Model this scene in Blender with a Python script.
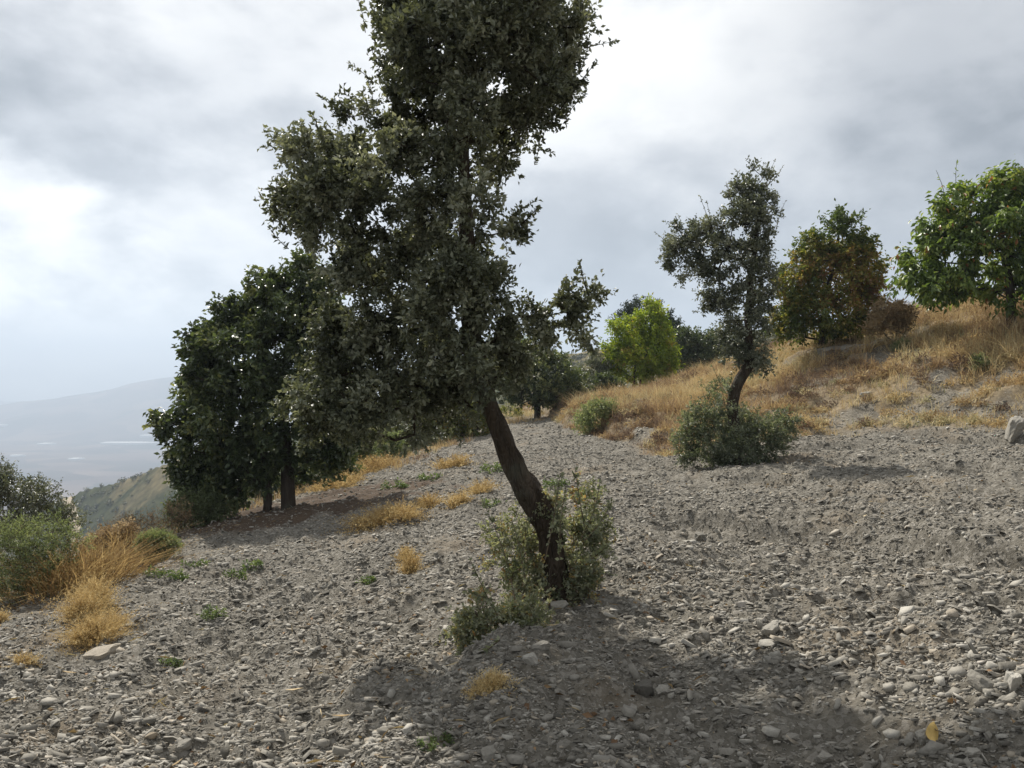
import bpy, math, random
import numpy as np

# ------------------------------------------------------------------ camera, world, sun, exposure
scene = bpy.context.scene
for o in list(bpy.data.objects):
    bpy.data.objects.remove(o)
COL = scene.collection
EYE = 1.65                       # eye height above the ground plane z = 0
F = 804.0                        # focal length in pixels of the 1024 px wide frame

cam_d = bpy.data.cameras.new('camera')
cam_d.sensor_width = 36.0
cam_d.lens = 36.0 * F / 1024.0
cam_d.clip_start = 0.05
cam_d.clip_end = 40000
cam = bpy.data.objects.new('camera', cam_d)
cam.location = (0, 0, EYE)
cam.rotation_euler = (math.radians(90), 0, 0)
COL.objects.link(cam)
scene.camera = cam

SUN_AZ = math.radians(-30)       # left of the viewing direction
SUN_EL = math.radians(47)
sun_dir = np.array([math.sin(SUN_AZ) * math.cos(SUN_EL), math.cos(SUN_AZ) * math.cos(SUN_EL), math.sin(SUN_EL)])

sd = bpy.data.lights.new('sun', 'SUN')
sd.energy = 5.0
sd.angle = math.radians(1.5)
sd.color = (1.0, 0.945, 0.86)
sun = bpy.data.objects.new('sun', sd)
sun.location = (-40, 60, 90)
from mathutils import Vector
sun.rotation_euler = (-Vector(sun_dir)).to_track_quat('-Z', 'Y').to_euler()
COL.objects.link(sun)

scene.view_settings.view_transform = 'Standard'
scene.view_settings.look = 'None'
scene.view_settings.exposure = 0.56
scene.view_settings.gamma = 1.0
scene.view_settings.use_curve_mapping = False
scene.render.engine = 'CYCLES'
scene.cycles.use_denoising = True
scene.cycles.denoiser = 'OPENIMAGEDENOISE'
scene.cycles.denoising_input_passes = 'RGB_ALBEDO_NORMAL'
scene.cycles.max_bounces = 6
scene.cycles.diffuse_bounces = 3
scene.cycles.transmission_bounces = 4
scene.cycles.transparent_max_bounces = 8
scene.cycles.volume_bounces = 0

world = bpy.data.worlds.new('World')
scene.world = world
world.use_nodes = True


class NT:
    """small helper to write node trees"""
    def __init__(self, tree):
        self.t = tree
        self.t.nodes.clear()

    def n(self, typ, **kw):
        nd = self.t.nodes.new(typ)
        for k, v in kw.items():
            setattr(nd, k, v)
        return nd

    def l(self, a, b):
        self.t.links.new(a, b)

    def put(self, sock, v):
        if isinstance(v, bpy.types.NodeSocket):
            self.l(v, sock)
        else:
            sock.default_value = v

    def math(self, op, a, b=None, c=None, clamp=False):
        nd = self.n('ShaderNodeMath', operation=op)
        nd.use_clamp = clamp
        self.put(nd.inputs[0], a)
        if b is not None:
            self.put(nd.inputs[1], b)
        if c is not None:
            self.put(nd.inputs[2], c)
        return nd.outputs[0]

    def ramp(self, fac, stops, interp='LINEAR'):
        nd = self.n('ShaderNodeValToRGB')
        nd.color_ramp.interpolation = interp
        e = nd.color_ramp.elements
        while len(e) < len(stops):
            e.new(0.5)
        for el, (p, c) in zip(e, stops):
            el.position = p
            el.color = (c[0], c[1], c[2], 1.0) if not isinstance(c, (int, float)) else (c, c, c, 1.0)
        self.l(fac, nd.inputs[0])
        return nd.outputs[0]

    def mix(self, fac, a, b, blend='MIX'):
        nd = self.n('ShaderNodeMix', data_type='RGBA', blend_type=blend)
        self.put(nd.inputs[0], fac)
        self.put(nd.inputs[6], a if isinstance(a, bpy.types.NodeSocket) else (*a, 1.0))
        self.put(nd.inputs[7], b if isinstance(b, bpy.types.NodeSocket) else (*b, 1.0))
        return nd.outputs[2]

    def noise(self, vec, scale, detail=6.0, rough=0.55, dist=0.0):
        nd = self.n('ShaderNodeTexNoise')
        self.put(nd.inputs['Vector'], vec)
        nd.inputs['Scale'].default_value = scale
        nd.inputs['Detail'].default_value = detail
        nd.inputs['Roughness'].default_value = rough
        nd.inputs['Distortion'].default_value = dist
        return nd.outputs[0]

    def smooth(self, v, a, b, lo=0.0, hi=1.0):
        nd = self.n('ShaderNodeMapRange', interpolation_type='SMOOTHSTEP')
        self.put(nd.inputs[0], v)
        nd.inputs[1].default_value = a
        nd.inputs[2].default_value = b
        nd.inputs[3].default_value = lo
        nd.inputs[4].default_value = hi
        return nd.outputs[0]


def build_world():
    w = NT(world.node_tree)
    out = w.n('ShaderNodeOutputWorld')
    bg = w.n('ShaderNodeBackground')
    bg.inputs[1].default_value = 0.10
    sky = w.n('ShaderNodeTexSky', sky_type='NISHITA')
    sky.sun_disc = False
    sky.sun_elevation = SUN_EL
    sky.sun_rotation = SUN_AZ
    sky.altitude = 900
    sky.dust_density = 2.0
    tc = w.n('ShaderNodeTexCoord')
    d = tc.outputs['Generated']
    sep = w.n('ShaderNodeSeparateXYZ')
    w.l(d, sep.inputs[0])
    # cloud deck: direction projected on a high layer
    z = w.math('ADD', w.math('MAXIMUM', sep.outputs[2], 0.0), 0.62)
    comb = w.n('ShaderNodeCombineXYZ')
    w.l(w.math('DIVIDE', sep.outputs[0], z), comb.inputs[0])
    w.l(w.math('DIVIDE', sep.outputs[1], z), comb.inputs[1])
    w.l(w.math('MULTIPLY', sep.outputs[2], 1.3), comb.inputs[2])
    v = comb.outputs[0]
    n1 = w.noise(v, 1.7, 4.0, 0.5, 0.15)
    n2 = w.noise(v, 4.6, 5.0, 0.5, 0.15)
    base = w.math('ADD', w.math('MULTIPLY', n1, 0.62), w.math('MULTIPLY', n2, 0.38))
    n3 = w.noise(v, 11.0, 5.0, 0.55, 0.1)
    base = w.math('ADD', base, w.math('MULTIPLY', w.math('SUBTRACT', n3, 0.5), 0.26))
    lum = w.smooth(base, 0.37, 0.63, -0.20, 0.21)
    # broad masses of thin (bright) and thick (dark) cloud
    def blob(px, py, deg, amp):
        q = np.array([(px - 512) / F, 1.0, (384 - py) / F])
        q = q / np.linalg.norm(q)
        dot = w.n('ShaderNodeVectorMath', operation='DOT_PRODUCT')
        w.l(d, dot.inputs[0])
        dot.inputs[1].default_value = tuple(q)
        wob = w.math('ADD', dot.outputs['Value'], w.math('MULTIPLY', w.math('SUBTRACT', n2, 0.5), 0.055 * deg / 10))
        return w.smooth(wob, math.cos(math.radians(deg)), 1.0, 0.0, amp)
    tot = w.math('ADD', lum, 0.44)
    for b in BLOBS:
        tot = w.math('ADD', tot, blob(*b))
    tot = w.math('MAXIMUM', tot, 0.12)
    lp = w.math('MINIMUM', w.math('MULTIPLY', tot, 1.0), 1.15)
    tint = w.ramp(lp, [(0.0, (0.97, 0.99, 1.03)), (0.35, (1.0, 1.0, 1.01)), (0.7, (1.025, 1.0, 0.96)), (1.0, (1.03, 1.0, 0.95))])
    cl = w.n('ShaderNodeVectorMath', operation='SCALE')
    w.l(tint, cl.inputs[0])
    w.l(w.math('MULTIPLY', lp, 10.0), cl.inputs['Scale'])
    col = w.mix(0.94, sky.outputs[0], cl.outputs[0])
    w.l(col, bg.inputs[0])
    w.l(bg.outputs[0], out.inputs[0])


BLOBS = [
    (40, 262, 8, 0.36), (20, 290, 6, 0.12), (110, 60, 18, -0.08), (35, 175, 9, -0.17), (120, 120, 9, -0.05), (250, 60, 16, 0.02), (195, 205, 7, 0.16),
    (130, 290, 6, -0.06), (60, 335, 9, 0.10), (640, 130, 15, 0.13), (720, 90, 12, 0.06), (10, 400, 22, 0.14), (640, 250, 9, -0.05), (560, 260, 10, -0.07),
    (980, 130, 20, -0.17), (1024, 30, 16, -0.09), (860, 230, 14, -0.07), (620, 280, 9, -0.10),
    (-116, -637, 30, 0.30),
]
build_world()

# ------------------------------------------------------------------ numeric helpers
RNG = np.random.default_rng(11)
random.seed(5)


def hash2(ix, iy, seed):
    h = (ix.astype(np.int64) * 374761393 + iy.astype(np.int64) * 668265263 + seed * 1442695041) & 0xFFFFFFFF
    h = ((h ^ (h >> 13)) * 1274126177) & 0xFFFFFFFF
    h = (h ^ (h >> 16)) & 0xFFFFFFFF
    return h.astype(np.float64) / 4294967295.0


def vnoise(x, y, seed=0):
    x = np.asarray(x, float)
    y = np.asarray(y, float)
    ix = np.floor(x)
    iy = np.floor(y)
    fx = x - ix
    fy = y - iy
    ux = fx * fx * fx * (fx * (fx * 6 - 15) + 10)
    uy = fy * fy * fy * (fy * (fy * 6 - 15) + 10)
    a = hash2(ix, iy, seed)
    b = hash2(ix + 1, iy, seed)
    c = hash2(ix, iy + 1, seed)
    e = hash2(ix + 1, iy + 1, seed)
    return (a + (b - a) * ux) * (1 - uy) + (c + (e - c) * ux) * uy - 0.5


def fbm(x, y, seed=0, octaves=4, gain=0.5):
    s = 0
    a = 1.0
    for k in range(octaves):
        s = s + a * vnoise(x * 2 ** k + 17.3 * k, y * 2 ** k - 9.1 * k, seed + k)
        a *= gain
    return s


def sstep(v, a, b):
    t = np.clip((v - a) / (b - a), 0, 1)
    return t * t * (3 - 2 * t)


def softpos(t, k):
    """smooth max(t, 0)"""
    return 0.5 * (t + np.sqrt(t * t + k * k)) - 0.0


# ------------------------------------------------------------------ terrain height
LEFT_Y = [0, 4, 8, 10, 14.5, 17, 22, 28, 34, 60, 200]
LEFT_X = [-9, -8.4, -7.2, -6.6, -6.2, -5.9, -4.3, -2.9, -2.4, -2.0, -2.0]
BANK_X = [-3, 1.0, 2.3, 3.6, 5.5, 8.4, 10.2, 12.5, 16, 30, 80]
BANK_Y = [60, 44, 27, 18.6, 18.8, 19.6, 17.0, 14.5, 11.5, 6, -10]


def left_t(x, y):
    return (np.interp(y, LEFT_Y, LEFT_X) - x) + 0.5 * fbm(x * 0.5, y * 0.5, 71, 3)


def bank_s(x, y):
    return (y - np.interp(x, BANK_X, BANK_Y)) * 0.92 + 0.7 * fbm(x * 0.45, y * 0.45, 31, 3)


def lip_bare(x, y, s):
    """1 on the broken earth edge that runs along the lower part of the bank"""
    c = 2.3 + 1.5 * fbm(x * 0.35, y * 0.2, 151, 3)
    w = 0.75 + 0.9 * fbm(x * 0.5, y * 0.5, 153, 2)
    return sstep(x, 5.5, 8.0) * (1 - sstep(np.abs(s - c), w * 0.55, w * 0.55 + 0.5)) * (fbm(x * 0.7, y * 0.7, 155, 2) > -0.12)


HILL_PX = [-2500, -900, -300, 20, 62, 80, 110, 170, 250, 350, 480, 575, 640, 700, 760, 900, 1100, 2500]
HILL_PY = [600, 560, 540, 512, 493, 486, 478, 456, 432, 404, 366, 345, 335, 328, 320, 330, 332, 360]
HILL_R = [520, 500, 470, 440, 430, 425, 412, 385, 360, 340, 320, 310, 300, 290, 285, 285, 300, 330]
MT_PX = [-6000, -3000, -1500, -600, -200, 0, 60, 130, 170, 260, 350, 450, 600, 1000, 2000, 6000]
MT_PY = [392, 388, 396, 392, 404, 403, 396, 383, 376, 369, 372, 381, 386, 388, 380, 390]
MT2_PY = [390, 384, 390, 393, 392, 396, 399, 397, 392, 386, 384, 384, 382, 384, 380, 386]


def coarse(x, y):
    """relief without pebbles and clods, relative to the eye"""
    c = np.interp(y, [-40, 0, 3.5, 7, 14, 22, 30, 40, 48, 60, 400], [-1.2, -1.6, -1.67, -1.86, -1.95, -1.93, -1.82, -1.6, -1.75, -3.5, -50])
    xs = np.where(x > 0, 0.092 * x, 0.14 * x)
    xs = np.where(x > 14, 0.092 * 14 + (x - 14) * 0.05, xs)
    g = c + xs
    # plough ridge that runs from the foot of the near oak to the lower left
    px_ = np.interp(y, [2.0, 3.3, 5, 7, 8.5], [-0.75, -0.5, 0.0, 0.4, 0.8])
    u = x - px_
    g = g + 0.19 * np.exp(-np.where(u < 0, (u / 0.30) ** 2, (u / 0.8) ** 2)) * sstep(y, 1.2, 3.0) * (1 - sstep(y, 7.2, 9.0))
    # hollows between plough ridges on the right, diagonal
    w = x * 0.80 + y * 0.42
    g = g + 0.10 * np.sin(w * 2.1 + 0.7 * np.sin(y * 0.6)) * sstep(x, 0.2, 1.4) * (1 - sstep(y, 11, 17))
    # bank on the right
    s = bank_s(x, y)
    m = np.interp(x, [0, 4.8, 7, 9.25, 10.7, 12.5, 16, 40], [0.08, 0.11, 0.145, 0.212, 0.236, 0.252, 0.325, 0.34])
    prof = np.interp(s, [-2, 0, 0.5, 1.4, 2.0, 3.0, 4.2, 9, 16, 40, 120, 400], [0, 0, 0.3, 0.75, 1.3, 3.2, 3.9, 8.2, 10.5, 13, 6, -60])
    bump = (0.30 * fbm(x * 0.55, y * 0.55, 5, 4) + 0.16 * fbm(x * 1.7, y * 1.7, 7, 3)) * sstep(s, 0.2, 1.5)
    g = g + m * prof + bump - 0.13 * softpos(y - 31, 1.5) * sstep(x, 1.5, 4.0) * (1 - sstep(y, 60, 80))
    # slope falling away on the left
    t = left_t(x, y)
    tp = softpos(t - 0.6, 0.5)
    g = g - np.interp(tp, [0, 4, 100, 930, 6000], [0, 1.7, 52, 300, 330]) * 1.0
    return g


def w_x(x, y):
    return x * 0.86 + y * 0.5


def w_y(x, y):
    return y * 0.86 - x * 0.5


def litter_shade(x, y):
    """fallen leaves and painted-in tree shade under the big round tree"""
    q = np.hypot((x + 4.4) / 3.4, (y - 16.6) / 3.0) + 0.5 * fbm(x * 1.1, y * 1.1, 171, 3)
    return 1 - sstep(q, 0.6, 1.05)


def height(x, y, micro=True):
    x = np.asarray(x, float)
    y = np.asarray(y, float)
    r = np.hypot(x, y) + 1e-6
    g = coarse(x, y)
    az = np.arctan2(x, y)
    px = 512 + F * np.tan(np.clip(az, -1.45, 1.45))
    # hill behind the field with a spur running down to the left
    ct = np.cos(np.clip(az, -1.45, 1.45))
    rc = np.interp(px, HILL_PX, HILL_R) / np.maximum(ct, 0.35)
    cz = (384 - np.interp(px, HILL_PX, HILL_PY)) / F * np.interp(px, HILL_PX, HILL_R)
    dr = r - rc
    hill = cz - np.where(dr < 0, -dr * 0.36, dr * 0.42) + 14 * 0 - 3.0 * np.exp(-(dr / 30) ** 2)
    hill = hill + 9 * fbm(x * 0.018, y * 0.018, 91, 4) * sstep(np.abs(dr), 5, 90) + 1.6 * fbm(x * 0.06, y * 0.06, 95, 3)
    hill = np.where(y > -50, hill, -400)
    gg = np.maximum(g, -301 + 3 * fbm(x * 0.002, y * 0.002, 8, 3))
    gg = np.where(r > 70, np.maximum(gg, hill), gg)
    # mountains across the valley
    for (mr, pys, wd, seed) in ((5600, MT_PY, 1500, 51), (8200, MT2_PY, 1300, 61)):
        mz = (384 - np.interp(px, MT_PX, pys)) / F * mr + 45 * fbm(px * 0.012, px * 0.003, seed, 4)
        u = (r * np.maximum(ct, 0.35) - mr) / wd
        prof = np.exp(-(u * 1.5) ** 2)
        rid = 110 * fbm(x * 0.0013, y * 0.0013, seed + 3, 4) * (1 - prof) * prof * 3
        gg = np.maximum(gg, -330 + (mz + 330) * prof + rid)
    gg = np.where(r > 2500, np.maximum(gg, -303), gg)
    if micro:
        s = bank_s(x, y)
        t = left_t(x, y)
        fld = (1 - sstep(s, 0.0, 1.2)) * (1 - sstep(t, -0.5, 0.7)) * (1 - sstep(r, 32, 45))
        rough = 0.11 * fbm(x * 0.9, y * 0.9, 1, 2) + 0.085 * fbm(x * 2.6, y * 2.6, 2, 2)
        lines = np.sin((x - 0.10 * y + 0.25 * fbm(x * 0.5, y * 0.5, 14, 2)) * 12.5) * (0.5 + fbm(x * 0.7, y * 0.4, 16, 2)) * (1 - sstep(r, 14, 24))
        holl = sstep(vnoise(w_x(x, y) * 1.3, w_y(x, y) * 0.55, 18), 0.14, 0.36) * sstep(x, 0.6, 1.6)
        rough = rough + 0.024 * lines * (1 - sstep(x, 0.0, 1.2)) - 0.19 * holl
        cl = 1 - np.abs(2 * vnoise(x * 5.5 + 0.8 * y, y * 5.5, 3)) * 1.3
        cl2 = vnoise(x * 13, y * 13, 4)
        cl3 = vnoise(x * 29, y * 29, 6)
        near = 1 - sstep(r, 9, 26)
        det = rough + 0.045 * cl * (0.5 + 0.5 * near) + (0.042 * cl2 + 0.018 * cl3) * (0.25 + 0.75 * near)
        gg = gg + det * (0.35 + 0.65 * fld) * (1 - sstep(r, 45, 70))
    return gg + EYE


def P(px, py, d):
    return np.array([(px - 512) / F * d, d, EYE + (384 - py) / F * d])


def ground_at(px, py, dmin=2.0, dmax=70.0):
    """point where the sight line to a place in the field meets the ground"""
    dd = np.exp(np.linspace(math.log(dmin), math.log(dmax), 3000))
    q = np.stack([(px - 512) / F * dd, dd, EYE + (384 - py) / F * dd], 1)
    h = height(q[:, 0], q[:, 1])
    k = np.argmax(q[:, 2] <= h)
    if q[k, 2] > h[k]:
        k = -1
    return np.array([q[k, 0], q[k, 1], h[k]])


# ------------------------------------------------------------------ mesh helpers
def mesh_from(name, verts, faces_by_n, smooth=False, attrs=None):
    """faces_by_n: list of int arrays (n_faces, k). attrs: dict name -> per-vertex float array"""
    me = bpy.data.meshes.new(name)
    verts = np.asarray(verts, np.float32)
    me.vertices.add(len(verts))
    me.vertices.foreach_set('co', verts.ravel())
    fl = [np.asarray(f, np.int32) for f in faces_by_n if len(f)]
    nl = sum(f.size for f in fl)
    npoly = sum(len(f) for f in fl)
    me.loops.add(nl)
    me.polygons.add(npoly)
    me.loops.foreach_set('vertex_index', np.concatenate([f.ravel() for f in fl]))
    starts = []
    p = 0
    for f in fl:
        k = f.shape[1]
        starts.append(p + np.arange(len(f), dtype=np.int32) * k)
        p += f.size
    me.polygons.foreach_set('loop_start', np.concatenate(starts).astype(np.int32))
    if smooth:
        me.polygons.foreach_set('use_smooth', np.ones(npoly, bool))
    for k, a in (attrs or {}).items():
        at = me.attributes.new(k, 'FLOAT', 'POINT')
        at.data.foreach_set('value', np.asarray(a, np.float32))
    me.update(calc_edges=True)
    return me


def link(name, me, mat, parent=None, loc=None):
    o = bpy.data.objects.new(name, me)
    if mat is not None:
        me.materials.append(mat)
    if parent is not None:
        o.parent = parent
    if loc is not None:
        o.location = loc
    COL.objects.link(o)
    return o


def tag(o, label, cat, group=None):
    o['label'] = label
    o['category'] = cat
    if group:
        o['group'] = group
    return o


def empty(name, loc):
    o = bpy.data.objects.new(name, None)
    o.empty_display_size = 0.2
    o.location = [float(v) for v in loc]
    COL.objects.link(o)
    return o


def unit(v):
    return v / (np.linalg.norm(v, axis=-1, keepdims=True) + 1e-9)


class Geo:
    """collects polygons of three or four corners"""
    def __init__(self):
        self.v = []
        self.q = []
        self.t = []
        self.a = []
        self.n = 0

    def add(self, v, q=None, t=None, a=None):
        v = np.asarray(v, float)
        self.v.append(v)
        if q is not None and len(q):
            self.q.append(np.asarray(q, np.int64) + self.n)
        if t is not None and len(t):
            self.t.append(np.asarray(t, np.int64) + self.n)
        self.a.append(np.full(len(v), 0.5) if a is None else np.broadcast_to(np.asarray(a, float), (len(v),)))
        self.n += len(v)

    def mesh(self, name, origin=(0, 0, 0), smooth=False):
        v = np.concatenate(self.v) - np.asarray(origin, float)
        f = []
        if self.q:
            f.append(np.concatenate(self.q))
        if self.t:
            f.append(np.concatenate(self.t))
        return mesh_from(name, v, f, smooth, {'tint': np.concatenate(self.a)})


def add_tube(g, pts, rad, sides=6, rough=0.0, seed=0, a=None, closed_tip=True):
    pts = np.asarray(pts, float)
    rad = np.asarray(rad, float)
    n = len(pts)
    if n < 2:
        return
    tan = unit(np.gradient(pts, axis=0))
    ref = np.array([0.31, 0.94, 0.13])
    if abs(np.dot(unit(tan.mean(0)), unit(ref))) > 0.9:
        ref = np.array([0.9, 0.1, 0.3])
    u = unit(np.cross(tan, ref))
    w = np.cross(tan, u)
    th = np.arange(sides) * 2 * math.pi / sides
    rr = np.repeat(rad[:, None], sides, 1)
    if rough:
        s_ = np.linspace(0, 1, n)[:, None] * n * 0.55
        rr = rr * (1 + rough * (vnoise(np.cos(th)[None] * 1.7 + s_ * 0.35 + seed, np.sin(th)[None] * 1.7 + s_ * 0.8, seed + 5) * 1.3
                                + 0.9 * vnoise(np.cos(th)[None] * 4.5 + 9 + seed, np.sin(th)[None] * 4.5 + s_ * 0.5, seed + 7)))
    v = pts[:, None] + rr[..., None] * (np.cos(th)[None, :, None] * u[:, None] + np.sin(th)[None, :, None] * w[:, None])
    v = v.reshape(-1, 3)
    i = np.arange(n - 1)[:, None] * sides
    j = np.arange(sides)[None]
    jn = (j + 1) % sides
    q = np.stack([i + j, i + jn, i + sides + jn, i + sides + j], -1).reshape(-1, 4)
    t = None
    if closed_tip:
        v = np.vstack([v, pts[-1:] + tan[-1:] * rad[-1]])
        b = (n - 1) * sides
        t = np.stack([b + np.arange(sides), b + (np.arange(sides) + 1) % sides, np.full(sides, n * sides)], 1)
    g.add(v, q, t, a)


def add_leaves(g, pos, direc, size, width=0.5, tint=None, droop=0.0, fold=0.25, rng=RNG):
    """pointed leaves of two folded halves: base, left, tip, right"""
    n = len(pos)
    if n == 0:
        return
    d = unit(direc + np.array([0, 0, -droop]))
    up = unit(rng.normal(size=(n, 3)) + np.array([0, 0, 0.9]))
    s = unit(np.cross(d, up))
    nn = np.cross(s, d)
    L = (size * rng.uniform(0.65, 1.25, n))[:, None]
    W = L * width * rng.uniform(0.8, 1.2, (n, 1))
    base = pos
    mid = pos + d * L * 0.48
    bend = nn * L * fold * 0.5
    v = np.stack([base, mid - s * W * 0.5 + bend, base + d * L - nn * L * 0.12, mid + s * W * 0.5 + bend], 1).reshape(-1, 3)
    k = np.arange(n)[:, None] * 4
    t = np.concatenate([k + np.array([0, 2, 1]), k + np.array([0, 3, 2])])
    a = None if tint is None else np.repeat(tint, 4)
    g.add(v, None, t, a)


# ------------------------------------------------------------------ materials
def new_mat(name):
    m = bpy.data.materials.new(name)
    m.use_nodes = True
    return m, NT(m.node_tree)


def leaf_mat(name, stops, trans=0.3, rough=0.5, spec=0.35, tgain=1.5, tblue=0.55):
    m, n = new_mat(name)
    at = n.n('ShaderNodeAttribute', attribute_name='tint')
    col = n.ramp(at.outputs['Fac'], stops)
    bs = n.n('ShaderNodeBsdfPrincipled')
    n.l(col, bs.inputs['Base Color'])
    bs.inputs['Roughness'].default_value = rough
    bs.inputs['Specular IOR Level'].default_value = spec
    tr = n.n('ShaderNodeBsdfTranslucent')
    tc = n.mix(1.0, col, (tgain, tgain, tgain * tblue), 'MULTIPLY')
    n.l(tc, tr.inputs[0])
    mx = n.n('ShaderNodeMixShader')
    mx.inputs[0].default_value = trans
    n.l(bs.outputs[0], mx.inputs[1])
    n.l(tr.outputs[0], mx.inputs[2])
    out = n.n('ShaderNodeOutputMaterial')
    n.l(mx.outputs[0], out.inputs[0])
    return m


def bark_mat(name, c1, c2, scale=9.0, bump=0.03):
    m, n = new_mat(name)
    tc = n.n('ShaderNodeTexCoord')
    mp = n.n('ShaderNodeMapping')
    mp.inputs['Scale'].default_value = (1, 1, 0.3)
    n.l(tc.outputs['Object'], mp.inputs[0])
    n1 = n.noise(mp.outputs[0], scale, 8, 0.65, 0.4)
    vo = n.n('ShaderNodeTexVoronoi', feature='DISTANCE_TO_EDGE')
    vo.inputs['Scale'].default_value = scale * 3.2
    n.l(mp.outputs[0], vo.inputs['Vector'])
    n2 = n.noise(tc.outputs['Object'], 2.2, 4, 0.5)
    col = n.ramp(n1, [(0.3, c1), (0.7, c2)])
    col = n.mix(n.smooth(n2, 0.52, 0.68, 0, 0.45), col, (0.10, 0.105, 0.08))
    bs = n.n('ShaderNodeBsdfPrincipled')
    n.l(col, bs.inputs['Base Color'])
    bs.inputs['Roughness'].default_value = 0.9
    bs.inputs['Specular IOR Level'].default_value = 0.2
    b = n.n('ShaderNodeBump')
    b.inputs['Strength'].default_value = 0.9
    b.inputs['Distance'].default_value = bump
    hgt = n.math('ADD', n1, n.math('MULTIPLY', n.smooth(vo.outputs[0], 0.0, 0.25), 0.5))
    n.l(hgt, b.inputs['Height'])
    n.l(b.outputs[0], bs.inputs['Normal'])
    out = n.n('ShaderNodeOutputMaterial')
    n.l(bs.outputs[0], out.inputs[0])
    return m


def attr_mat(name, stops, rough=0.9, grain=0.0, gscale=60, bump=0.0):
    m, n = new_mat(name)
    at = n.n('ShaderNodeAttribute', attribute_name='tint')
    col = n.ramp(at.outputs['Fac'], stops)
    bs = n.n('ShaderNodeBsdfPrincipled')
    if grain:
        tc = n.n('ShaderNodeTexCoord')
        nz = n.noise(tc.outputs['Object'], gscale, 5, 0.65)
        col = n.mix(grain, col, n.ramp(nz, [(0.3, 0.25), (0.7, 1.0)]), 'MULTIPLY')
        if bump:
            b = n.n('ShaderNodeBump')
            b.inputs['Strength'].default_value = 0.7
            b.inputs['Distance'].default_value = bump
            n.l(nz, b.inputs['Height'])
            n.l(b.outputs[0], bs.inputs['Normal'])
    n.l(col, bs.inputs['Base Color'])
    bs.inputs['Roughness'].default_value = rough
    bs.inputs['Specular IOR Level'].default_value = 0.25
    out = n.n('ShaderNodeOutputMaterial')
    n.l(bs.outputs[0], out.inputs[0])
    return m


def ground_mat():
    m, n = new_mat('gravelly_soil')
    tc = n.n('ShaderNodeTexCoord')
    o = tc.outputs['Object']
    bank = n.n('ShaderNodeAttribute', attribute_name='bank').outputs['Fac']
    litter_shade_fac = n.n('ShaderNodeAttribute', attribute_name='litter_shade').outputs['Fac']
    n1 = n.noise(o, 0.7, 5, 0.55)
    n2 = n.noise(o, 9, 6, 0.6)
    n3 = n.noise(o, 45, 5, 0.65)
    vo = n.n('ShaderNodeTexVoronoi')
    vo.inputs['Scale'].default_value = 34
    n.l(o, vo.inputs['Vector'])
    vsep = n.n('ShaderNodeSeparateXYZ')
    n.l(vo.outputs['Color'], vsep.inputs[0])
    grey = n.ramp(n2, [(0.25, (0.084, 0.075, 0.059)), (0.5, (0.150, 0.137, 0.111)), (0.75, (0.238, 0.220, 0.184))])
    chips = n.ramp(vsep.outputs[0], [(0.0, (0.070, 0.064, 0.052)), (0.6, (0.17, 0.158, 0.134)), (1.0, (0.33, 0.31, 0.275))])
    col = n.mix(0.5, grey, chips)
    col = n.mix(n.smooth(n1, 0.52, 0.70, 0, 0.6), col, (0.20, 0.160, 0.112))
    tan = n.ramp(n2, [(0.3, (0.13, 0.10, 0.065)), (0.7, (0.27, 0.215, 0.135))])
    patch = n.noise(o, 0.55, 5, 0.6, 0.3)
    tan = n.mix(n.smooth(patch, 0.5, 0.65, 0, 0.6), tan, n.mix(0.5, grey, chips))
    col = n.mix(bank, col, tan)
    col = n.mix(litter_shade_fac, col, n.ramp(n3, [(0.3, (0.035, 0.024, 0.017)), (0.7, (0.12, 0.080, 0.052))]))  # dark brown for leaf litter, also paints the tree's shade into the soil
    bs = n.n('ShaderNodeBsdfPrincipled')
    n.l(col, bs.inputs['Base Color'])
    bs.inputs['Roughness'].default_value = 0.95
    bs.inputs['Specular IOR Level'].default_value = 0.15
    b = n.n('ShaderNodeBump')
    b.inputs['Strength'].default_value = 0.8
    b.inputs['Distance'].default_value = 0.025
    n.l(n.math('ADD', n3, n.math('MULTIPLY', n2, 0.7)), b.inputs['Height'])
    n.l(b.outputs[0], bs.inputs['Normal'])
    out = n.n('ShaderNodeOutputMaterial')
    n.l(bs.outputs[0], out.inputs[0])
    return m


def hillside_mat():
    m, n = new_mat('scrub_slope')
    tc = n.n('ShaderNodeTexCoord')
    o = tc.outputs['Object']
    n1 = n.noise(o, 0.018, 6, 0.6, 0.4)
    n2 = n.noise(o, 0.22, 6, 0.65)
    dry = n.ramp(n2, [(0.3, (0.10, 0.090, 0.050)), (0.7, (0.24, 0.195, 0.11))])
    scr = n.ramp(n2, [(0.35, (0.030, 0.038, 0.020)), (0.7, (0.095, 0.100, 0.055))])
    col = n.mix(n.smooth(n1, 0.42, 0.60), scr, dry)
    bs = n.n('ShaderNodeBsdfPrincipled')
    n.l(col, bs.inputs['Base Color'])
    bs.inputs['Roughness'].default_value = 1.0
    bs.inputs['Specular IOR Level'].default_value = 0.0
    out = n.n('ShaderNodeOutputMaterial')
    n.l(bs.outputs[0], out.inputs[0])
    return m


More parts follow.
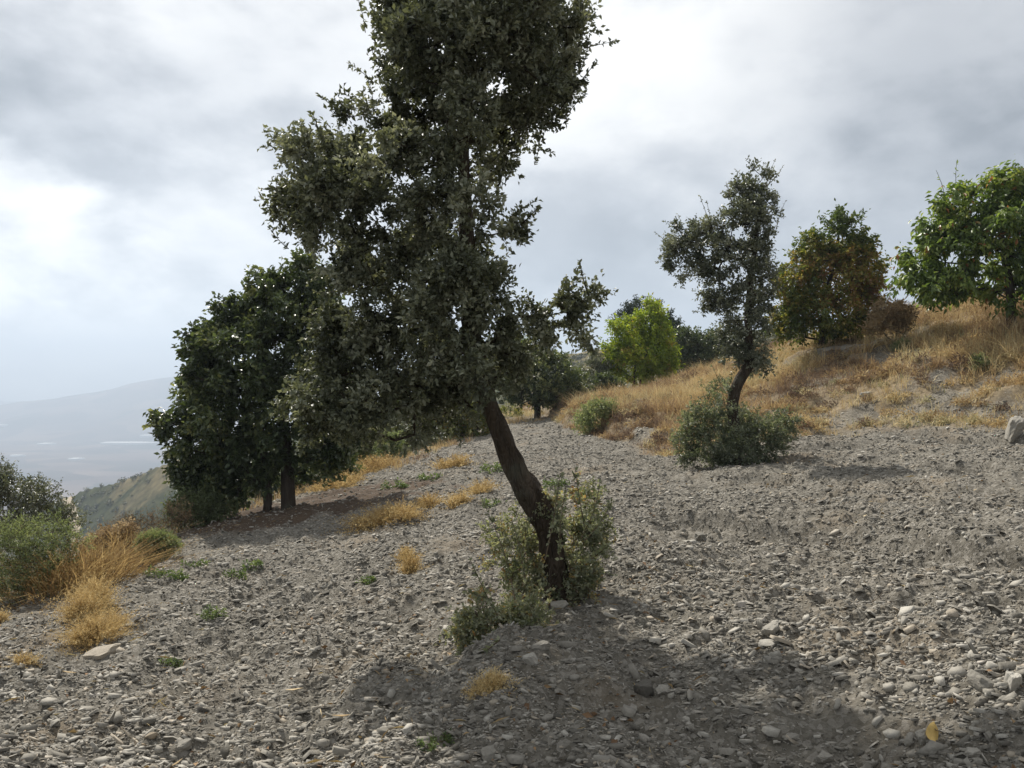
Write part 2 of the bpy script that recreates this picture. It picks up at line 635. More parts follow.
def valley_mat():
    m, n = new_mat('valley_fields')
    tc = n.n('ShaderNodeTexCoord')
    o = tc.outputs['Object']
    vo = n.n('ShaderNodeTexVoronoi')
    vo.inputs['Scale'].default_value = 0.006
    n.l(o, vo.inputs['Vector'])
    vsep = n.n('ShaderNodeSeparateXYZ')
    n.l(vo.outputs['Color'], vsep.inputs[0])
    n1 = n.noise(o, 0.0016, 6, 0.6)
    f = n.math('ADD', n.math('MULTIPLY', vsep.outputs[0], 0.4), n.math('MULTIPLY', n1, 0.7))
    col = n.ramp(f, [(0.25, (0.030, 0.034, 0.022)), (0.5, (0.085, 0.060, 0.048)), (0.75, (0.19, 0.135, 0.105))])
    bs = n.n('ShaderNodeBsdfPrincipled')
    n.l(col, bs.inputs['Base Color'])
    bs.inputs['Roughness'].default_value = 1.0
    bs.inputs['Specular IOR Level'].default_value = 0.0
    out = n.n('ShaderNodeOutputMaterial')
    n.l(bs.outputs[0], out.inputs[0])
    return m


M_GROUND = ground_mat()
M_HILL = hillside_mat()
M_VALLEY = valley_mat()


# ------------------------------------------------------------------ the ground, the hill, the valley, the far hills
def build_terrain():
    def logr(a, b, ratio):
        k = int(math.log(b / a) / math.log(ratio)) + 1
        return np.exp(np.linspace(math.log(a), math.log(b), k + 1))[:-1]
    rs = np.concatenate([[0.05], logr(0.3, 2.4, 1.03), logr(2.4, 36, 1.0042), logr(36, 90, 1.012), logr(90, 600, 1.011),
                         logr(600, 3000, 1.03), logr(3000, 9300, 1.009), [9300]])
    az = np.concatenate([np.arange(-180, -52, 3.0), np.arange(-52, -40, 0.4), np.arange(-40, 40, 0.135), np.arange(40, 52, 0.4), np.arange(52, 180, 3.0)])
    az = np.radians(az)
    R, A = np.meshgrid(rs, az, indexing='ij')
    X = R * np.sin(A)
    Y = R * np.cos(A)
    Z = height(X, Y)
    nr, na = X.shape
    s = bank_s(X, Y)
    t = left_t(X, Y)
    stony = np.maximum(sstep(fbm(X * 0.9, Y * 0.9, 131, 4), 0.27, 0.38), lip_bare(X, Y, s)) * 0.85
    bank = np.maximum(sstep(s, -0.2, 0.8) * (1 - stony), sstep(t, -0.3, 0.6))
    ii = np.arange(nr - 1)[:, None] * na
    jj = np.arange(na)[None]
    jn = (jj + 1) % na
    Q = np.stack([ii + jj, ii + jn, ii + na + jn, ii + na + jj], -1)
    mid = rs[:-1]
    V = np.stack([X, Y, Z], -1).reshape(-1, 3)
    bank = bank.ravel()
    litter_shade_fac = (litter_shade(X, Y) * 0.85).ravel()
    i1 = np.searchsorted(rs, 90)
    i2 = np.searchsorted(rs, 1500)
    i3 = np.searchsorted(rs, 4300)
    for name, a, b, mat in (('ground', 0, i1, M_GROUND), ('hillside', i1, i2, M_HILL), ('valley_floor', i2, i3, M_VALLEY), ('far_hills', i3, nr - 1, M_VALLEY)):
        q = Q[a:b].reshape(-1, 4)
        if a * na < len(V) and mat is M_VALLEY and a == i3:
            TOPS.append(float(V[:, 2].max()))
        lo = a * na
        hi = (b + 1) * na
        me = mesh_from(name, V[lo:hi], [q[:, ::-1] - lo], True, {'bank': bank[lo:hi], 'litter_shade': litter_shade_fac[lo:hi]})
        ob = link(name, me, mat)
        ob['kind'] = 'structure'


TOPS = []
build_terrain()
TOP = max(TOPS + [20.0])
print('highest ground', TOP)


def build_haze():
    m, n = new_mat('haze_air')
    pv = n.n('ShaderNodeVolumePrincipled')
    pv.inputs['Color'].default_value = (0.69, 0.82, 1.0, 1)
    pv.inputs['Density'].default_value = HAZE
    pv.inputs['Anisotropy'].default_value = 0.25
    out = n.n('ShaderNodeOutputMaterial')
    n.l(pv.outputs[0], out.inputs['Volume'])
    lo = np.array([-9400, -9400, -306.0])
    hi = np.array([9400, 9400, TOP + 15.0])
    v = np.array([[x, y, z] for x in (0, 1) for y in (0, 1) for z in (0, 1)]) * (hi - lo) + lo
    q = [[0, 1, 3, 2], [4, 6, 7, 5], [0, 4, 5, 1], [2, 3, 7, 6], [0, 2, 6, 4], [1, 5, 7, 3]]
    ob = link('haze', mesh_from('haze', v, [np.array(q)]), m)
    ob['kind'] = 'stuff'


HAZE = 3.5e-4
build_haze()


# ------------------------------------------------------------------ plants: skeleton grown towards the crown's lobes
def sample_lobes(lobes, n, d, rng, depth_scale=1.0):
    """lobes: (px, py, rx_px, ry_px[, depth offset m[, weight]]) seen at depth d"""
    w = []
    for l in lobes:
        wt = l[5] if len(l) > 5 else 1.0
        w.append((l[2] * l[3]) * wt)
    w = np.array(w) / sum(w)
    which = rng.choice(len(lobes), n, p=w)
    u = unit(rng.normal(size=(n, 3)))
    rad = rng.uniform(0.12, 1.0, n) ** 0.42
    u = u * rad[:, None]
    out = np.zeros((n, 3))
    px = d / F
    for k, l in enumerate(lobes):
        m = which == k
        c = P(l[0], l[1], d)
        c = c + np.array([0, l[4] if len(l) > 4 else 0.0, 0])
        ry = 0.5 * (l[2] + l[3]) * px * depth_scale
        out[m] = c + u[m] * np.array([l[2] * px, ry, l[3] * px])
    return out


def grow(trunk, trad, tips, rng, spacing=0.25, tip_r=0.006, start=0.35, wig=0.12, power=2.3):
    """joins every tip to the nearest branch; returns list of (points, radii) chains and terminal points"""
    nodes = [np.array(p) for p in trunk]
    par = [-1] + list(range(len(trunk) - 1))
    ntr = len(trunk)
    k0 = int(start * ntr)
    base = np.array(trunk[0])
    axis = np.array(trunk)[k0:]
    order = np.argsort([np.min(np.linalg.norm(axis - t, axis=1)) for t in tips])
    tipnodes = []
    arr = np.array(nodes)
    hops = list(range(ntr))
    for k in order:
        t = tips[k]
        arr = np.array(nodes)
        dv = t - arr
        dist = np.linalg.norm(dv, axis=1)
        cost = dist * (1.0 + 0.35 * np.clip(-dv[:, 2] / (dist + 1e-6), 0, 1))
        cost[:k0] += 5
        j = int(np.argmin(cost))
        seg = t - nodes[j]
        L = np.linalg.norm(seg)
        m = max(1, int(L / spacing))
        prev = j
        for q in range(1, m + 1):
            f = q / m
            p = nodes[j] + seg * f
            p = p + rng.normal(size=3) * L * wig * 0.35 * math.sin(math.pi * f) + np.array([0, 0, -0.10 * L * math.sin(math.pi * f)])
            nodes.append(p)
            par.append(prev)
            prev = len(nodes) - 1
        tipnodes.append(prev)
    n = len(nodes)
    acc = np.zeros(n)
    kids = [[] for _ in range(n)]
    for i in range(1, n):
        kids[par[i]].append(i)
    for i in range(n - 1, -1, -1):
        if not kids[i]:
            acc[i] = tip_r ** power
        if par[i] >= 0:
            acc[par[i]] += acc[i] if acc[i] else tip_r ** power
    rad = acc ** (1 / power)
    for i in range(ntr):
        rad[i] = trad[i]
    # a branch is never thicker than what carries it
    for i in range(ntr, n):
        rad[i] = min(rad[i], rad[par[i]] * 0.92)
    chains = []
    seen = np.zeros(n, bool)
    seen[:ntr] = True
    for t in sorted(tipnodes, key=lambda i: -i):
        pass
    # chains follow the thickest child
    def follow(i):
        ch = [i]
        while kids[i]:
            i = max(kids[i], key=lambda c: rad[c])
            if i < ntr:
                break
            ch.append(i)
        return ch
    stack = []
    for i in range(n):
        for c in kids[i]:
            if c < ntr:
                continue
            big = max([k for k in kids[i]], key=lambda k: rad[k])
            if i < ntr or c != big:
                ch = [i] + follow(c)
                pts = np.array([nodes[q] for q in ch])
                rr = np.array([rad[q] for q in ch])
                rr[0] = min(rr[0], rr[1] * 1.25)
                chains.append((pts, rr))
    tp = np.array([nodes[i] for i in tipnodes])
    tdir = unit(np.array([nodes[i] - nodes[par[i]] for i in tipnodes]))
    return chains, tp, tdir


def shoots_leaves(g, gw, tp, tdir, centre, rng, n_shoot=7, n_leaf=14, length=0.25, leaf=0.04, width=0.5, droop=0.0, tintf=None,
                  up=0.25, twig_r=0.0025, spread=0.8, twigs=True):
    n = len(tp)
    pos = np.repeat(tp, n_shoot, 0)
    out = unit(tp - centre)
    d = unit(np.repeat(tdir * 0.6 + out * 0.5, n_shoot, 0) + rng.normal(size=(n * n_shoot, 3)) * spread + np.array([0, 0, up]))
    L = length * rng.uniform(0.45, 1.25, n * n_shoot)
    if twigs:
        # each twig is a thin three sided wand
        m = len(pos)
        s = unit(np.cross(d, rng.normal(size=(m, 3))))
        e = pos + d * L[:, None]
        v = np.stack([pos - s * twig_r, pos + s * twig_r, e], 1).reshape(-1, 3)
        gw.add(v, None, np.arange(m * 3).reshape(-1, 3))
    ns = len(pos)
    f = rng.uniform(0.08, 1.0, (ns, n_leaf)) ** 0.8
    lp = pos[:, None] + d[:, None] * (L[:, None, None] * f[..., None]) + rng.normal(size=(ns, n_leaf, 3)) * leaf * 0.35
    ld = unit(d[:, None] * 0.7 + rng.normal(size=(ns, n_leaf, 3)) * 0.85)
    lp = lp.reshape(-1, 3)
    ld = ld.reshape(-1, 3)
    clump = np.repeat(rng.normal(size=n), n_shoot * n_leaf)
    tint = np.clip(0.5 + 0.19 * clump + 0.17 * rng.normal(size=len(lp)), 0, 1)
    if tintf is not None:
        tint = np.clip(tintf(lp, tint, rng), 0, 1)
    add_leaves(g, lp, ld, leaf, width, tint, droop, rng=rng)


def resample(ctrl, rad, n):
    ctrl = np.asarray(ctrl, float)
    t = np.linspace(0, 1, len(ctrl))
    tt = np.linspace(0, 1, n)
    # Catmull-Rom
    out = []
    k = len(ctrl)
    for q in tt:
        f = q * (k - 1)
        i = min(int(f), k - 2)
        u = f - i
        p0 = ctrl[max(i - 1, 0)]
        p1 = ctrl[i]
        p2 = ctrl[i + 1]
        p3 = ctrl[min(i + 2, k - 1)]
        out.append(0.5 * ((2 * p1) + (-p0 + p2) * u + (2 * p0 - 5 * p1 + 4 * p2 - p3) * u * u + (-p0 + 3 * p1 - 3 * p2 + p3) * u ** 3))
    return np.array(out), np.interp(tt, t, rad)


def plant(name, label, cat, base, d, trunk_px, trunk_r, lobes, mat_leaf, mat_bark, n_tips=200, seed=1, group=None,
          parts=('trunk', 'crown'), trunk_n=24, sides=10, start=0.4, spacing=0.25, tip_r=0.006, depth_scale=1.0, extra=None, trunks=None,
          wig=0.12, rough=0.25, **lk):
    """trunk_px: [(px, py[, depth offset])], radii in metres"""
    rng = np.random.default_rng(seed)
    root = empty(name, base)
    tag(root, label, cat, group)
    off = np.asarray(base) - P(trunk_px[0][0], trunk_px[0][1], d)
    ctrl = [P(q[0], q[1], d) + np.array([0, q[2] if len(q) > 2 else 0, 0]) for q in trunk_px]
    ctrl[0] = np.asarray(base) - np.array([0, 0, 0.12])
    tr, rr = resample(ctrl, trunk_r, trunk_n)
    tips = sample_lobes(lobes, n_tips, d, rng, depth_scale)
    chains, tp, td = grow(tr, rr, tips, rng, spacing, tip_r, start, wig)
    gw = Geo()
    add_tube(gw, tr, rr, sides, rough, seed)
    for ts in (trunks or []):
        c2 = [P(q[0], q[1], d) + np.array([0, q[2] if len(q) > 2 else 0, 0]) for q in ts[0]]
        c2[0] = c2[0] * 0 + np.array([c2[0][0], c2[0][1], float(height(c2[0][0], c2[0][1])) - 0.1])
        t2, r2 = resample(c2, ts[1], trunk_n)
        add_tube(gw, t2, r2, sides, rough, seed + 3)
    for pts, r_ in chains:
        if len(pts) == 2:
            pts = np.array([pts[0], pts.mean(0), pts[1]])
            r_ = np.array([r_[0], r_.mean(), r_[1]])
        add_tube(gw, pts, r_, 6 if r_[0] > 0.02 else 4, 0.0, 0)
    gl = Geo()
    centre = tips.mean(0)
    shoots_leaves(gl, gw, tp, td, centre, rng, **lk)
    if extra:
        extra(gl, gw, rng)
    link(parts[0], gw.mesh(parts[0], base, True), mat_bark, root)
    link(parts[1], gl.mesh(parts[1], base), mat_leaf, root)
    return root


def wands(specs, d, leaf, width, n_leaf=26, r=0.006, tint=0.5):
    """long leafy shoots: (px0, py0, px1, py1) seen at depth d"""
    def fn(gl, gw, rng):
        for (x0, y0, x1, y1) in specs:
            a = P(x0, y0, d + rng.uniform(-0.2, 0.2))
            b = P(x1, y1, d + rng.uniform(-0.2, 0.2))
            f = np.linspace(0, 1, 7)[:, None]
            bow = unit(rng.normal(size=3)) * 0.06 * np.linalg.norm(b - a)
            pts = a + (b - a) * f + bow * np.sin(f * math.pi)
            add_tube(gw, pts, np.linspace(r, r * 0.35, 7), 4)
            k = int(n_leaf)
            u = rng.uniform(0.0, 1.0, k)
            lp = np.stack([np.interp(u, f[:, 0], pts[:, q]) for q in range(3)], 1)
            ld = unit(unit(b - a) * 0.6 + rng.normal(size=(k, 3)) * 0.8)
            add_leaves(gl, lp, ld, leaf, width, np.clip(tint + 0.2 * rng.normal(size=k), 0, 1), rng=rng)
    return fn


OAK = [(0.0, (0.032, 0.038, 0.021)), (0.40, (0.105, 0.117, 0.074)), (0.68, (0.19, 0.205, 0.142)), (1.0, (0.34, 0.35, 0.27))]
M_OAK = leaf_mat('holm_oak_leaf', OAK, 0.20, 0.5, 0.4)
M_OAK2 = leaf_mat('grey_oak_leaf', [(0.0, (0.036, 0.044, 0.028)), (0.5, (0.110, 0.125, 0.085)), (1.0, (0.28, 0.29, 0.225))], 0.22, 0.38, 0.55)
M_SUCKER = leaf_mat('sucker_leaf', [(0.0, (0.09, 0.11, 0.06)), (0.45, (0.205, 0.218, 0.150)), (0.75, (0.32, 0.325, 0.235)), (0.9, (0.30, 0.24, 0.10)), (1.0, (0.30, 0.18, 0.08))], 0.38)
M_SHRUB = leaf_mat('shrub_leaf', [(0.0, (0.065, 0.085, 0.042)), (0.5, (0.150, 0.185, 0.100)), (1.0, (0.28, 0.31, 0.185))], 0.42)
M_GREYSHRUB = leaf_mat('grey_green_leaf', [(0.0, (0.055, 0.072, 0.045)), (0.5, (0.135, 0.158, 0.108)), (1.0, (0.27, 0.29, 0.215))], 0.36)
M_DARK = leaf_mat('broad_leaf_dark', [(0.0, (0.026, 0.038, 0.018)), (0.5, (0.068, 0.094, 0.042)), (0.8, (0.125, 0.155, 0.070)), (1.0, (0.24, 0.255, 0.11))], 0.28, 0.38, 0.5)
M_GREEN = leaf_mat('broad_leaf_bright', [(0.0, (0.045, 0.078, 0.018)), (0.5, (0.125, 0.185, 0.042)), (0.82, (0.22, 0.285, 0.075)), (0.95, (0.28, 0.30, 0.08)), (1.0, (0.30, 0.13, 0.05))], 0.42, 0.4, 0.5)
M_RUST = leaf_mat('turning_leaf', [(0.0, (0.065, 0.095, 0.028)), (0.3, (0.150, 0.170, 0.042)), (0.5, (0.250, 0.215, 0.060)), (0.75, (0.250, 0.145, 0.066)), (1.0, (0.18, 0.095, 0.062))], 0.42)
M_LIME = leaf_mat('yellow_green_leaf', [(0.0, (0.10, 0.15, 0.018)), (0.5, (0.22, 0.29, 0.030)), (0.85, (0.34, 0.38, 0.045)), (1.0, (0.34, 0.26, 0.06))], 0.42)
M_LIMEBUSH = leaf_mat('yellowing_bush_leaf', [(0.0, (0.07, 0.09, 0.02)), (0.6, (0.17, 0.18, 0.04)), (1.0, (0.30, 0.25, 0.07))], 0.35)
M_CONIFER = leaf_mat('conifer_needles', [(0.0, (0.018, 0.032, 0.018)), (1.0, (0.055, 0.085, 0.040))], 0.1)
M_GOLD = leaf_mat('dry_gold_herb', [(0.0, (0.24, 0.155, 0.070)), (0.5, (0.52, 0.375, 0.165)), (1.0, (0.70, 0.57, 0.32))], 0.35, 0.8, 0.1, 1.15, 0.95)
M_DRY = leaf_mat('dry_brown_herb', [(0.0, (0.11, 0.085, 0.060)), (0.5, (0.33, 0.235, 0.135)), (1.0, (0.52, 0.41, 0.25))], 0.3, 0.8, 0.1, 1.15, 0.95)
M_GRASS = leaf_mat('dry_grass_blade', [(0.0, (0.15, 0.105, 0.080)), (0.2, (0.28, 0.190, 0.115)), (0.45, (0.44, 0.310, 0.155)), (0.7, (0.58, 0.46, 0.245)), (0.9, (0.64, 0.55, 0.35)), (1.0, (0.22, 0.23, 0.12))], 0.3, 0.8, 0.1, 1.15, 0.95)
M_WEED = leaf_mat('weed_leaf', [(0.0, (0.05, 0.08, 0.03)), (0.5, (0.11, 0.16, 0.06)), (1.0, (0.22, 0.27, 0.12))], 0.3)
M_BARK_OAK = bark_mat('oak_bark', (0.018, 0.013, 0.009), (0.085, 0.066, 0.047), 9, 0.03)
M_BARK = bark_mat('grey_bark', (0.022, 0.018, 0.014), (0.085, 0.068, 0.052), 6, 0.02)
M_TWIG = bark_mat('twig_bark', (0.06, 0.045, 0.03), (0.17, 0.13, 0.085), 20, 0.005)


def on(px, d):
    x = (px - 512) / F * d
    return np.array([x, d, float(height(x, d))])


def dry_clump(label, b, lobes, dt, seed):
    """fan of thin branching straw stalks with specks of dry seed heads"""
    rng = np.random.default_rng(seed)
    sc = b[1] / F
    g = Geo()
    for (px, py, rx, ry) in lobes:
        c = ground_at(px, min(py + ry, 766), 3, 36)
        n = int(np.clip(rx * ry * 3.2, 80, 650))
        H = 2.3 * ry * sc
        W = 1.45 * rx * sc
        wd = max(0.0014, 0.17 * sc)
        q = rng.normal(size=(n, 2)) * 0.42
        x0 = c[0] + q[:, 0] * W * 0.75
        y0 = c[1] + q[:, 1] * W * 0.75
        p0 = np.stack([x0, y0, height(x0, y0) - 0.015], -1)
        lean = np.stack([q[:, 0] * 1.0 + rng.normal(0, 0.40, n), q[:, 1] * 1.0 + rng.normal(0, 0.40, n)], -1) * W * 0.95
        h = H * np.clip(1.05 - 0.55 * np.hypot(q[:, 0], q[:, 1]), 0.2, 1) * rng.uniform(0.35, 1.18, n)
        tip = p0 + np.stack([lean[:, 0], lean[:, 1], h], -1)
        mid = p0 + np.stack([lean[:, 0] * 0.3, lean[:, 1] * 0.3, h * 0.6], -1)
        a = rng.uniform(0, 6.28, n)
        sx = np.stack([np.cos(a), np.sin(a) * 0.5, np.zeros(n)], -1) * wd
        v = np.stack([p0 - sx, p0 + sx, mid + sx * 0.9, mid - sx * 0.9, tip], 1).reshape(-1, 3)
        k = np.arange(n)[:, None] * 5
        tn = np.clip(0.5 + dt + 0.24 * rng.normal(size=n), 0, 1)
        g.add(v, k + np.array([0, 1, 2, 3]), k + np.array([3, 2, 4]), np.repeat(tn, 5))
        m = 10
        u = rng.uniform(0.3, 1.0, (n, m, 1))
        bp = np.where(u < 0.6, p0[:, None] + (mid - p0)[:, None] * u / 0.6, mid[:, None] + (tip - mid)[:, None] * (u - 0.6) / 0.4)
        dv = unit(rng.normal(size=(n, m, 3)) + np.array([0, 0, 0.7]))
        add_leaves(g, bp.reshape(-1, 3), dv.reshape(-1, 3), max(0.012, 1.9 * c[1] / F), 0.26, np.clip(np.repeat(tn, m) + 0.15 * rng.normal(size=n * m), 0, 1), rng=rng)
    o = link('dry_clump', g.mesh('dry_clump', b), M_GOLD, None, b)
    tag(o, label, 'dried plant', 'dried golden clumps in the gravel')


def build_trees():
    # ---- the leaning oak in front
    b = ground_at(556, 598, 5, 9)
    d = b[1]
    lobes = [
        (470, -70, 85, 45, 0.0), (480, -10, 92, 45, 0.2), (420, 20, 38, 38, -0.2), (545, 30, 42, 45, 0.1), (540, 85, 42, 34, 0.0),
        (470, 70, 75, 45, -0.3), (410, 95, 32, 40, 0.1), (455, 130, 70, 42, 0.3), (515, 130, 40, 26, 0.0), (372, 140, 42, 40, 0.1), (335, 170, 42, 42, -0.1),
        (298, 200, 28, 26, 0.1), (345, 215, 50, 40, -0.3), (405, 200, 60, 48, -0.4), (430, 248, 52, 44, 0.4), (392, 272, 48, 36, -0.3), (352, 262, 26, 26, 0.3),
        (500, 240, 18, 14, 0.0), (518, 222, 12, 14, 0.1), (474, 292, 30, 30, -0.2), (410, 322, 64, 34, 0.1), (362, 345, 42, 38, -0.1), (318, 395, 26, 24, 0.0),
        (365, 395, 58, 42, -0.3), (430, 385, 58, 42, 0.2), (395, 430, 42, 14, 0.0), (470, 350, 42, 36, 0.3), (330, 420, 26, 14, 0.1),
        (520, 328, 40, 24, 0.0, 1.0), (556, 314, 28, 20, 0.0, 0.65), (580, 298, 16, 24, 0.0, 0.7), (594, 305, 9, 18, 0.1, 0.8), (540, 342, 20, 12, 0.1, 0.6), (505, 365, 22, 22, 0.1, 0.7), (582, 330, 14, 14, 0.0, 0.6),
    ]
    lobes += [(468, 110, 34, 22, -0.55), (465, 165, 30, 22, -0.55), (470, 225, 26, 26, -0.5), (455, 300, 40, 30, -0.6), (462, 355, 36, 26, -0.55), (475, 50, 40, 30, -0.6), (480, 386, 24, 14, -0.4), (490, 30, 60, 34, -0.5), (450, 85, 50, 34, -0.6), (520, 95, 40, 26, -0.4)]
    trunk = [(557, 602), (555, 570), (551, 535), (541, 507), (522, 478), (506, 446), (490, 408), (478, 365), (470, 300), (466, 220), (464, 140), (470, 60), (478, -40)]
    rad = [0.150, 0.100, 0.098, 0.116, 0.094, 0.088, 0.088, 0.086, 0.080, 0.062, 0.046, 0.032, 0.016]
    rad = [r * d / 7.0 for r in rad]
    ex = wands([(560, 110, 598, 60), (575, 60, 582, -10), (330, 190, 300, 120), (330, 160, 312, 112), (300, 190, 272, 190), (520, 225, 540, 205), (590, 300, 580, 262), (430, 30, 372, 4), (420, 60, 378, 60)], d, 0.042, 0.55, 44)
    rg = np.random.default_rng(404)
    outline = [(372, 30), (368, 85), (350, 110), (318, 135), (290, 165), (276, 195), (280, 222), (318, 240), (328, 275), (330, 310), (315, 345), (298, 380), (300, 420), (340, 440), (400, 445), (450, 425), (505, 390), (520, 350), (505, 300), (490, 262), (515, 215), (500, 165), (540, 150), (570, 115), (590, 60), (590, 20), (560, 330), (545, 305), (480, 180), (440, 150), (400, 240), (380, 330)]
    extra_w = []
    for (ox, oy) in outline * 2:
        an = math.atan2(oy - 240, ox - 440) + rg.normal(0, 0.6)
        ln_ = rg.uniform(14, 34)
        ox, oy = ox + rg.normal(0, 7), oy + rg.normal(0, 7)
        extra_w.append((ox - math.cos(an) * 14, oy - math.sin(an) * 14, ox + math.cos(an) * ln_ * 0.8, oy + math.sin(an) * ln_ * 0.7 - 8))
    ex1, ex2 = ex, wands(extra_w, d, 0.040, 0.52, 30, 0.0035, 0.55)

    def ex(gl, gw, rng):
        ex1(gl, gw, rng)
        ex2(gl, gw, rng)
    plant('oak_tree', 'tall leaning dark oak with a bare curved trunk rising out of the gravel in front', 'tree', b, d, trunk, rad, lobes, M_OAK, M_BARK_OAK,
          n_tips=740, seed=3, trunk_n=60, sides=24, start=0.5, spacing=0.14, tip_r=0.0052, extra=ex, rough=0.42,
          n_shoot=10, n_leaf=21, length=0.165, leaf=0.043, width=0.54, up=0.3)
    # suckers round its foot
    def sh(name, label, lob, n, mat, base, dd, seed, leaf=0.03, n_shoot=5, n_leaf=12, length=0.16, cat='shrub', tr=None, group=None, ex=None, bark=None, parts=('stems', 'foliage'), tip_r=0.0028, start=0.0, spacing=0.12, **k):
        p0 = (512 + base[0] / base[1] * F, 384 - (base[2] - EYE) / base[1] * F)
        top = lob[0]
        t = tr or [p0, (p0[0] * 0.8 + top[0] * 0.2, p0[1] * 0.8 + top[1] * 0.2)]
        return plant(name, label, cat, base, dd, t, [tip_r * 5, tip_r * 4] if tr is None else [tip_r * 5] * len(tr), lob, mat, bark or M_TWIG, n_tips=n, seed=seed, parts=parts,
                     trunk_n=3, sides=5, start=start, spacing=spacing, tip_r=tip_r, rough=0, n_shoot=n_shoot, n_leaf=n_leaf, length=length, leaf=leaf, extra=ex, group=group, **k)
    bs = ground_at(520, 640, 4.5, 8)
    lob = [(508, 606, 36, 34, -0.75), (495, 640, 30, 24, -1.0), (482, 606, 20, 34, -0.7), (518, 625, 24, 22, -0.85), (520, 590, 22, 26, -0.5), (530, 575, 26, 40, 0.1), (582, 556, 24, 40, 0.15), (590, 520, 20, 32, 0.2, 0.5), (512, 550, 24, 40, 0.1, 0.5), (565, 590, 26, 16, 0.0), (550, 515, 14, 18, -0.08, 1.2)]
    ex = wands([(515, 600, 482, 500), (500, 620, 470, 560), (525, 580, 512, 520), (580, 540, 600, 482), (585, 530, 575, 470), (545, 560, 560, 475), (585, 540, 612, 500), (500, 640, 462, 668), (495, 600, 466, 590), (560, 560, 566, 486), (590, 560, 608, 545)], bs[1], 0.034, 0.55, 40, 0.004, 0.4)
    sh('basal_shrub', 'pale grey-green thicket of leafy suckers around the curved trunk of the leaning oak', lob, 420, M_SUCKER, bs, d, 21, 0.028, 6, 14, 0.12, ex=ex, width=0.6)

    # ---- the second oak, mid distance
    b = ground_at(735, 462, 10, 19)
    d = b[1]
    lobes = [(757, 184, 14, 16), (745, 200, 18, 18), (760, 215, 14, 26), (740, 228, 28, 26, -.2), (708, 246, 28, 24), (683, 240, 20, 15), (676, 258, 14, 12), (759, 252, 15, 24, .2), (725, 268, 26, 20), (698, 272, 20, 14), (750, 285, 24, 24),
             (722, 298, 22, 16), (755, 300, 13, 22), (745, 322, 24, 20), (750, 348, 20, 14), (728, 335, 14, 14), (735, 352, 12, 12), (752, 362, 14, 10), (762, 355, 10, 12)]
    trunk = [(735, 462), (734, 425), (732, 404), (740, 380), (750, 362), (749, 338), (748, 310), (752, 270), (757, 230), (762, 190)]
    s_ = d / 14.0
    rad = [x * s_ for x in (0.115, 0.098, 0.092, 0.10, 0.098, 0.07, 0.058, 0.046, 0.034, 0.014)]
    ex = wands([(765, 190, 775, 160), (752, 200, 748, 176), (740, 215, 728, 186), (715, 235, 700, 196), (690, 240, 678, 214), (672, 246, 655, 232), (676, 258, 656, 262), (712, 232, 706, 200), (768, 185, 783, 166), (775, 235, 786, 200), (735, 215, 726, 182)], d, 0.045, 0.5, 26, 0.007, 0.7)
    plant('oak_tree', 'slim grey-green oak with a dark crooked trunk at the foot of the grassy bank', 'tree', b, d, trunk, rad, lobes, M_OAK2, M_BARK_OAK,
          n_tips=320, seed=8, trunk_n=36, sides=12, start=0.35, spacing=0.2, tip_r=0.008, extra=ex, rough=0.3,
          n_shoot=7, n_leaf=15, length=0.22, leaf=0.062, width=0.52)
    bs = b + np.array([0.02, -0.25, 0])
    bs[2] = height(bs[0], bs[1])
    lob = [(718, 446, 28, 22, -.2), (765, 436, 26, 18, 0), (702, 428, 16, 22, 0), (738, 455, 32, 14, -.3), (722, 405, 14, 26, 0, .6), (784, 428, 12, 12, .1), (745, 430, 18, 16, .3), (690, 448, 14, 14, 0)]
    ex = wands([(715, 430, 700, 378), (712, 420, 690, 395), (770, 430, 790, 402), (700, 420, 684, 412), (725, 410, 712, 366), (755, 430, 762, 398)], d, 0.06, 0.4, 26, 0.006, 0.6)
    sh('basal_shrub', 'bushy grey-green shrub hiding the foot of the slim crooked oak by the bank', lob, 340, M_GREYSHRUB, bs, d, 31, 0.06, 5, 13, 0.26, ex=ex, width=0.42, up=0.5)

    # ---- the big round tree on the left edge
    b = ground_at(288, 508, 13, 24)
    d = b[1]
    lobes = [(300, 283, 36, 22), (265, 298, 26, 22), (330, 300, 30, 28), (288, 325, 55, 34, -.4), (240, 330, 34, 30), (218, 350, 28, 26), (200, 368, 26, 24), (262, 368, 55, 40, -.6), (195, 405, 26, 22), (325, 350, 42, 44),
             (182, 428, 22, 22), (230, 410, 48, 40, -.3), (290, 410, 55, 40, -.5), (338, 400, 36, 44), (210, 450, 34, 24), (258, 448, 46, 22), (322, 440, 36, 22), (192, 472, 20, 18), (228, 468, 20, 12), (350, 430, 18, 20), (240, 476, 30, 16), (200, 484, 24, 18), (228, 492, 24, 14), (318, 466, 26, 16), (335, 458, 20, 18), (262, 470, 22, 14)]
    trunk = [(288, 510), (288, 485), (286, 455), (284, 410), (286, 360), (290, 310)]
    s_ = d / 17.0
    rad = [x * s_ for x in (0.17, 0.135, 0.125, 0.11, 0.07, 0.03)]
    plant('broadleaf_tree', 'large dense round dark green tree on the left edge of the field', 'tree', b, d, trunk, rad, lobes, M_DARK, M_BARK, n_tips=500, seed=12, trunk_n=24, sides=12,
          start=0.2, spacing=0.3, tip_r=0.011, trunks=[([(267, 512), (268, 490), (264, 460), (255, 420)], [0.11 * s_, 0.085 * s_, 0.08 * s_, 0.05 * s_])],
          n_shoot=8, n_leaf=15, length=0.30, leaf=0.12, width=0.55, droop=0.3)

    # ---- the turning tree on the bank
    d = 27.0
    b = on(822, d)
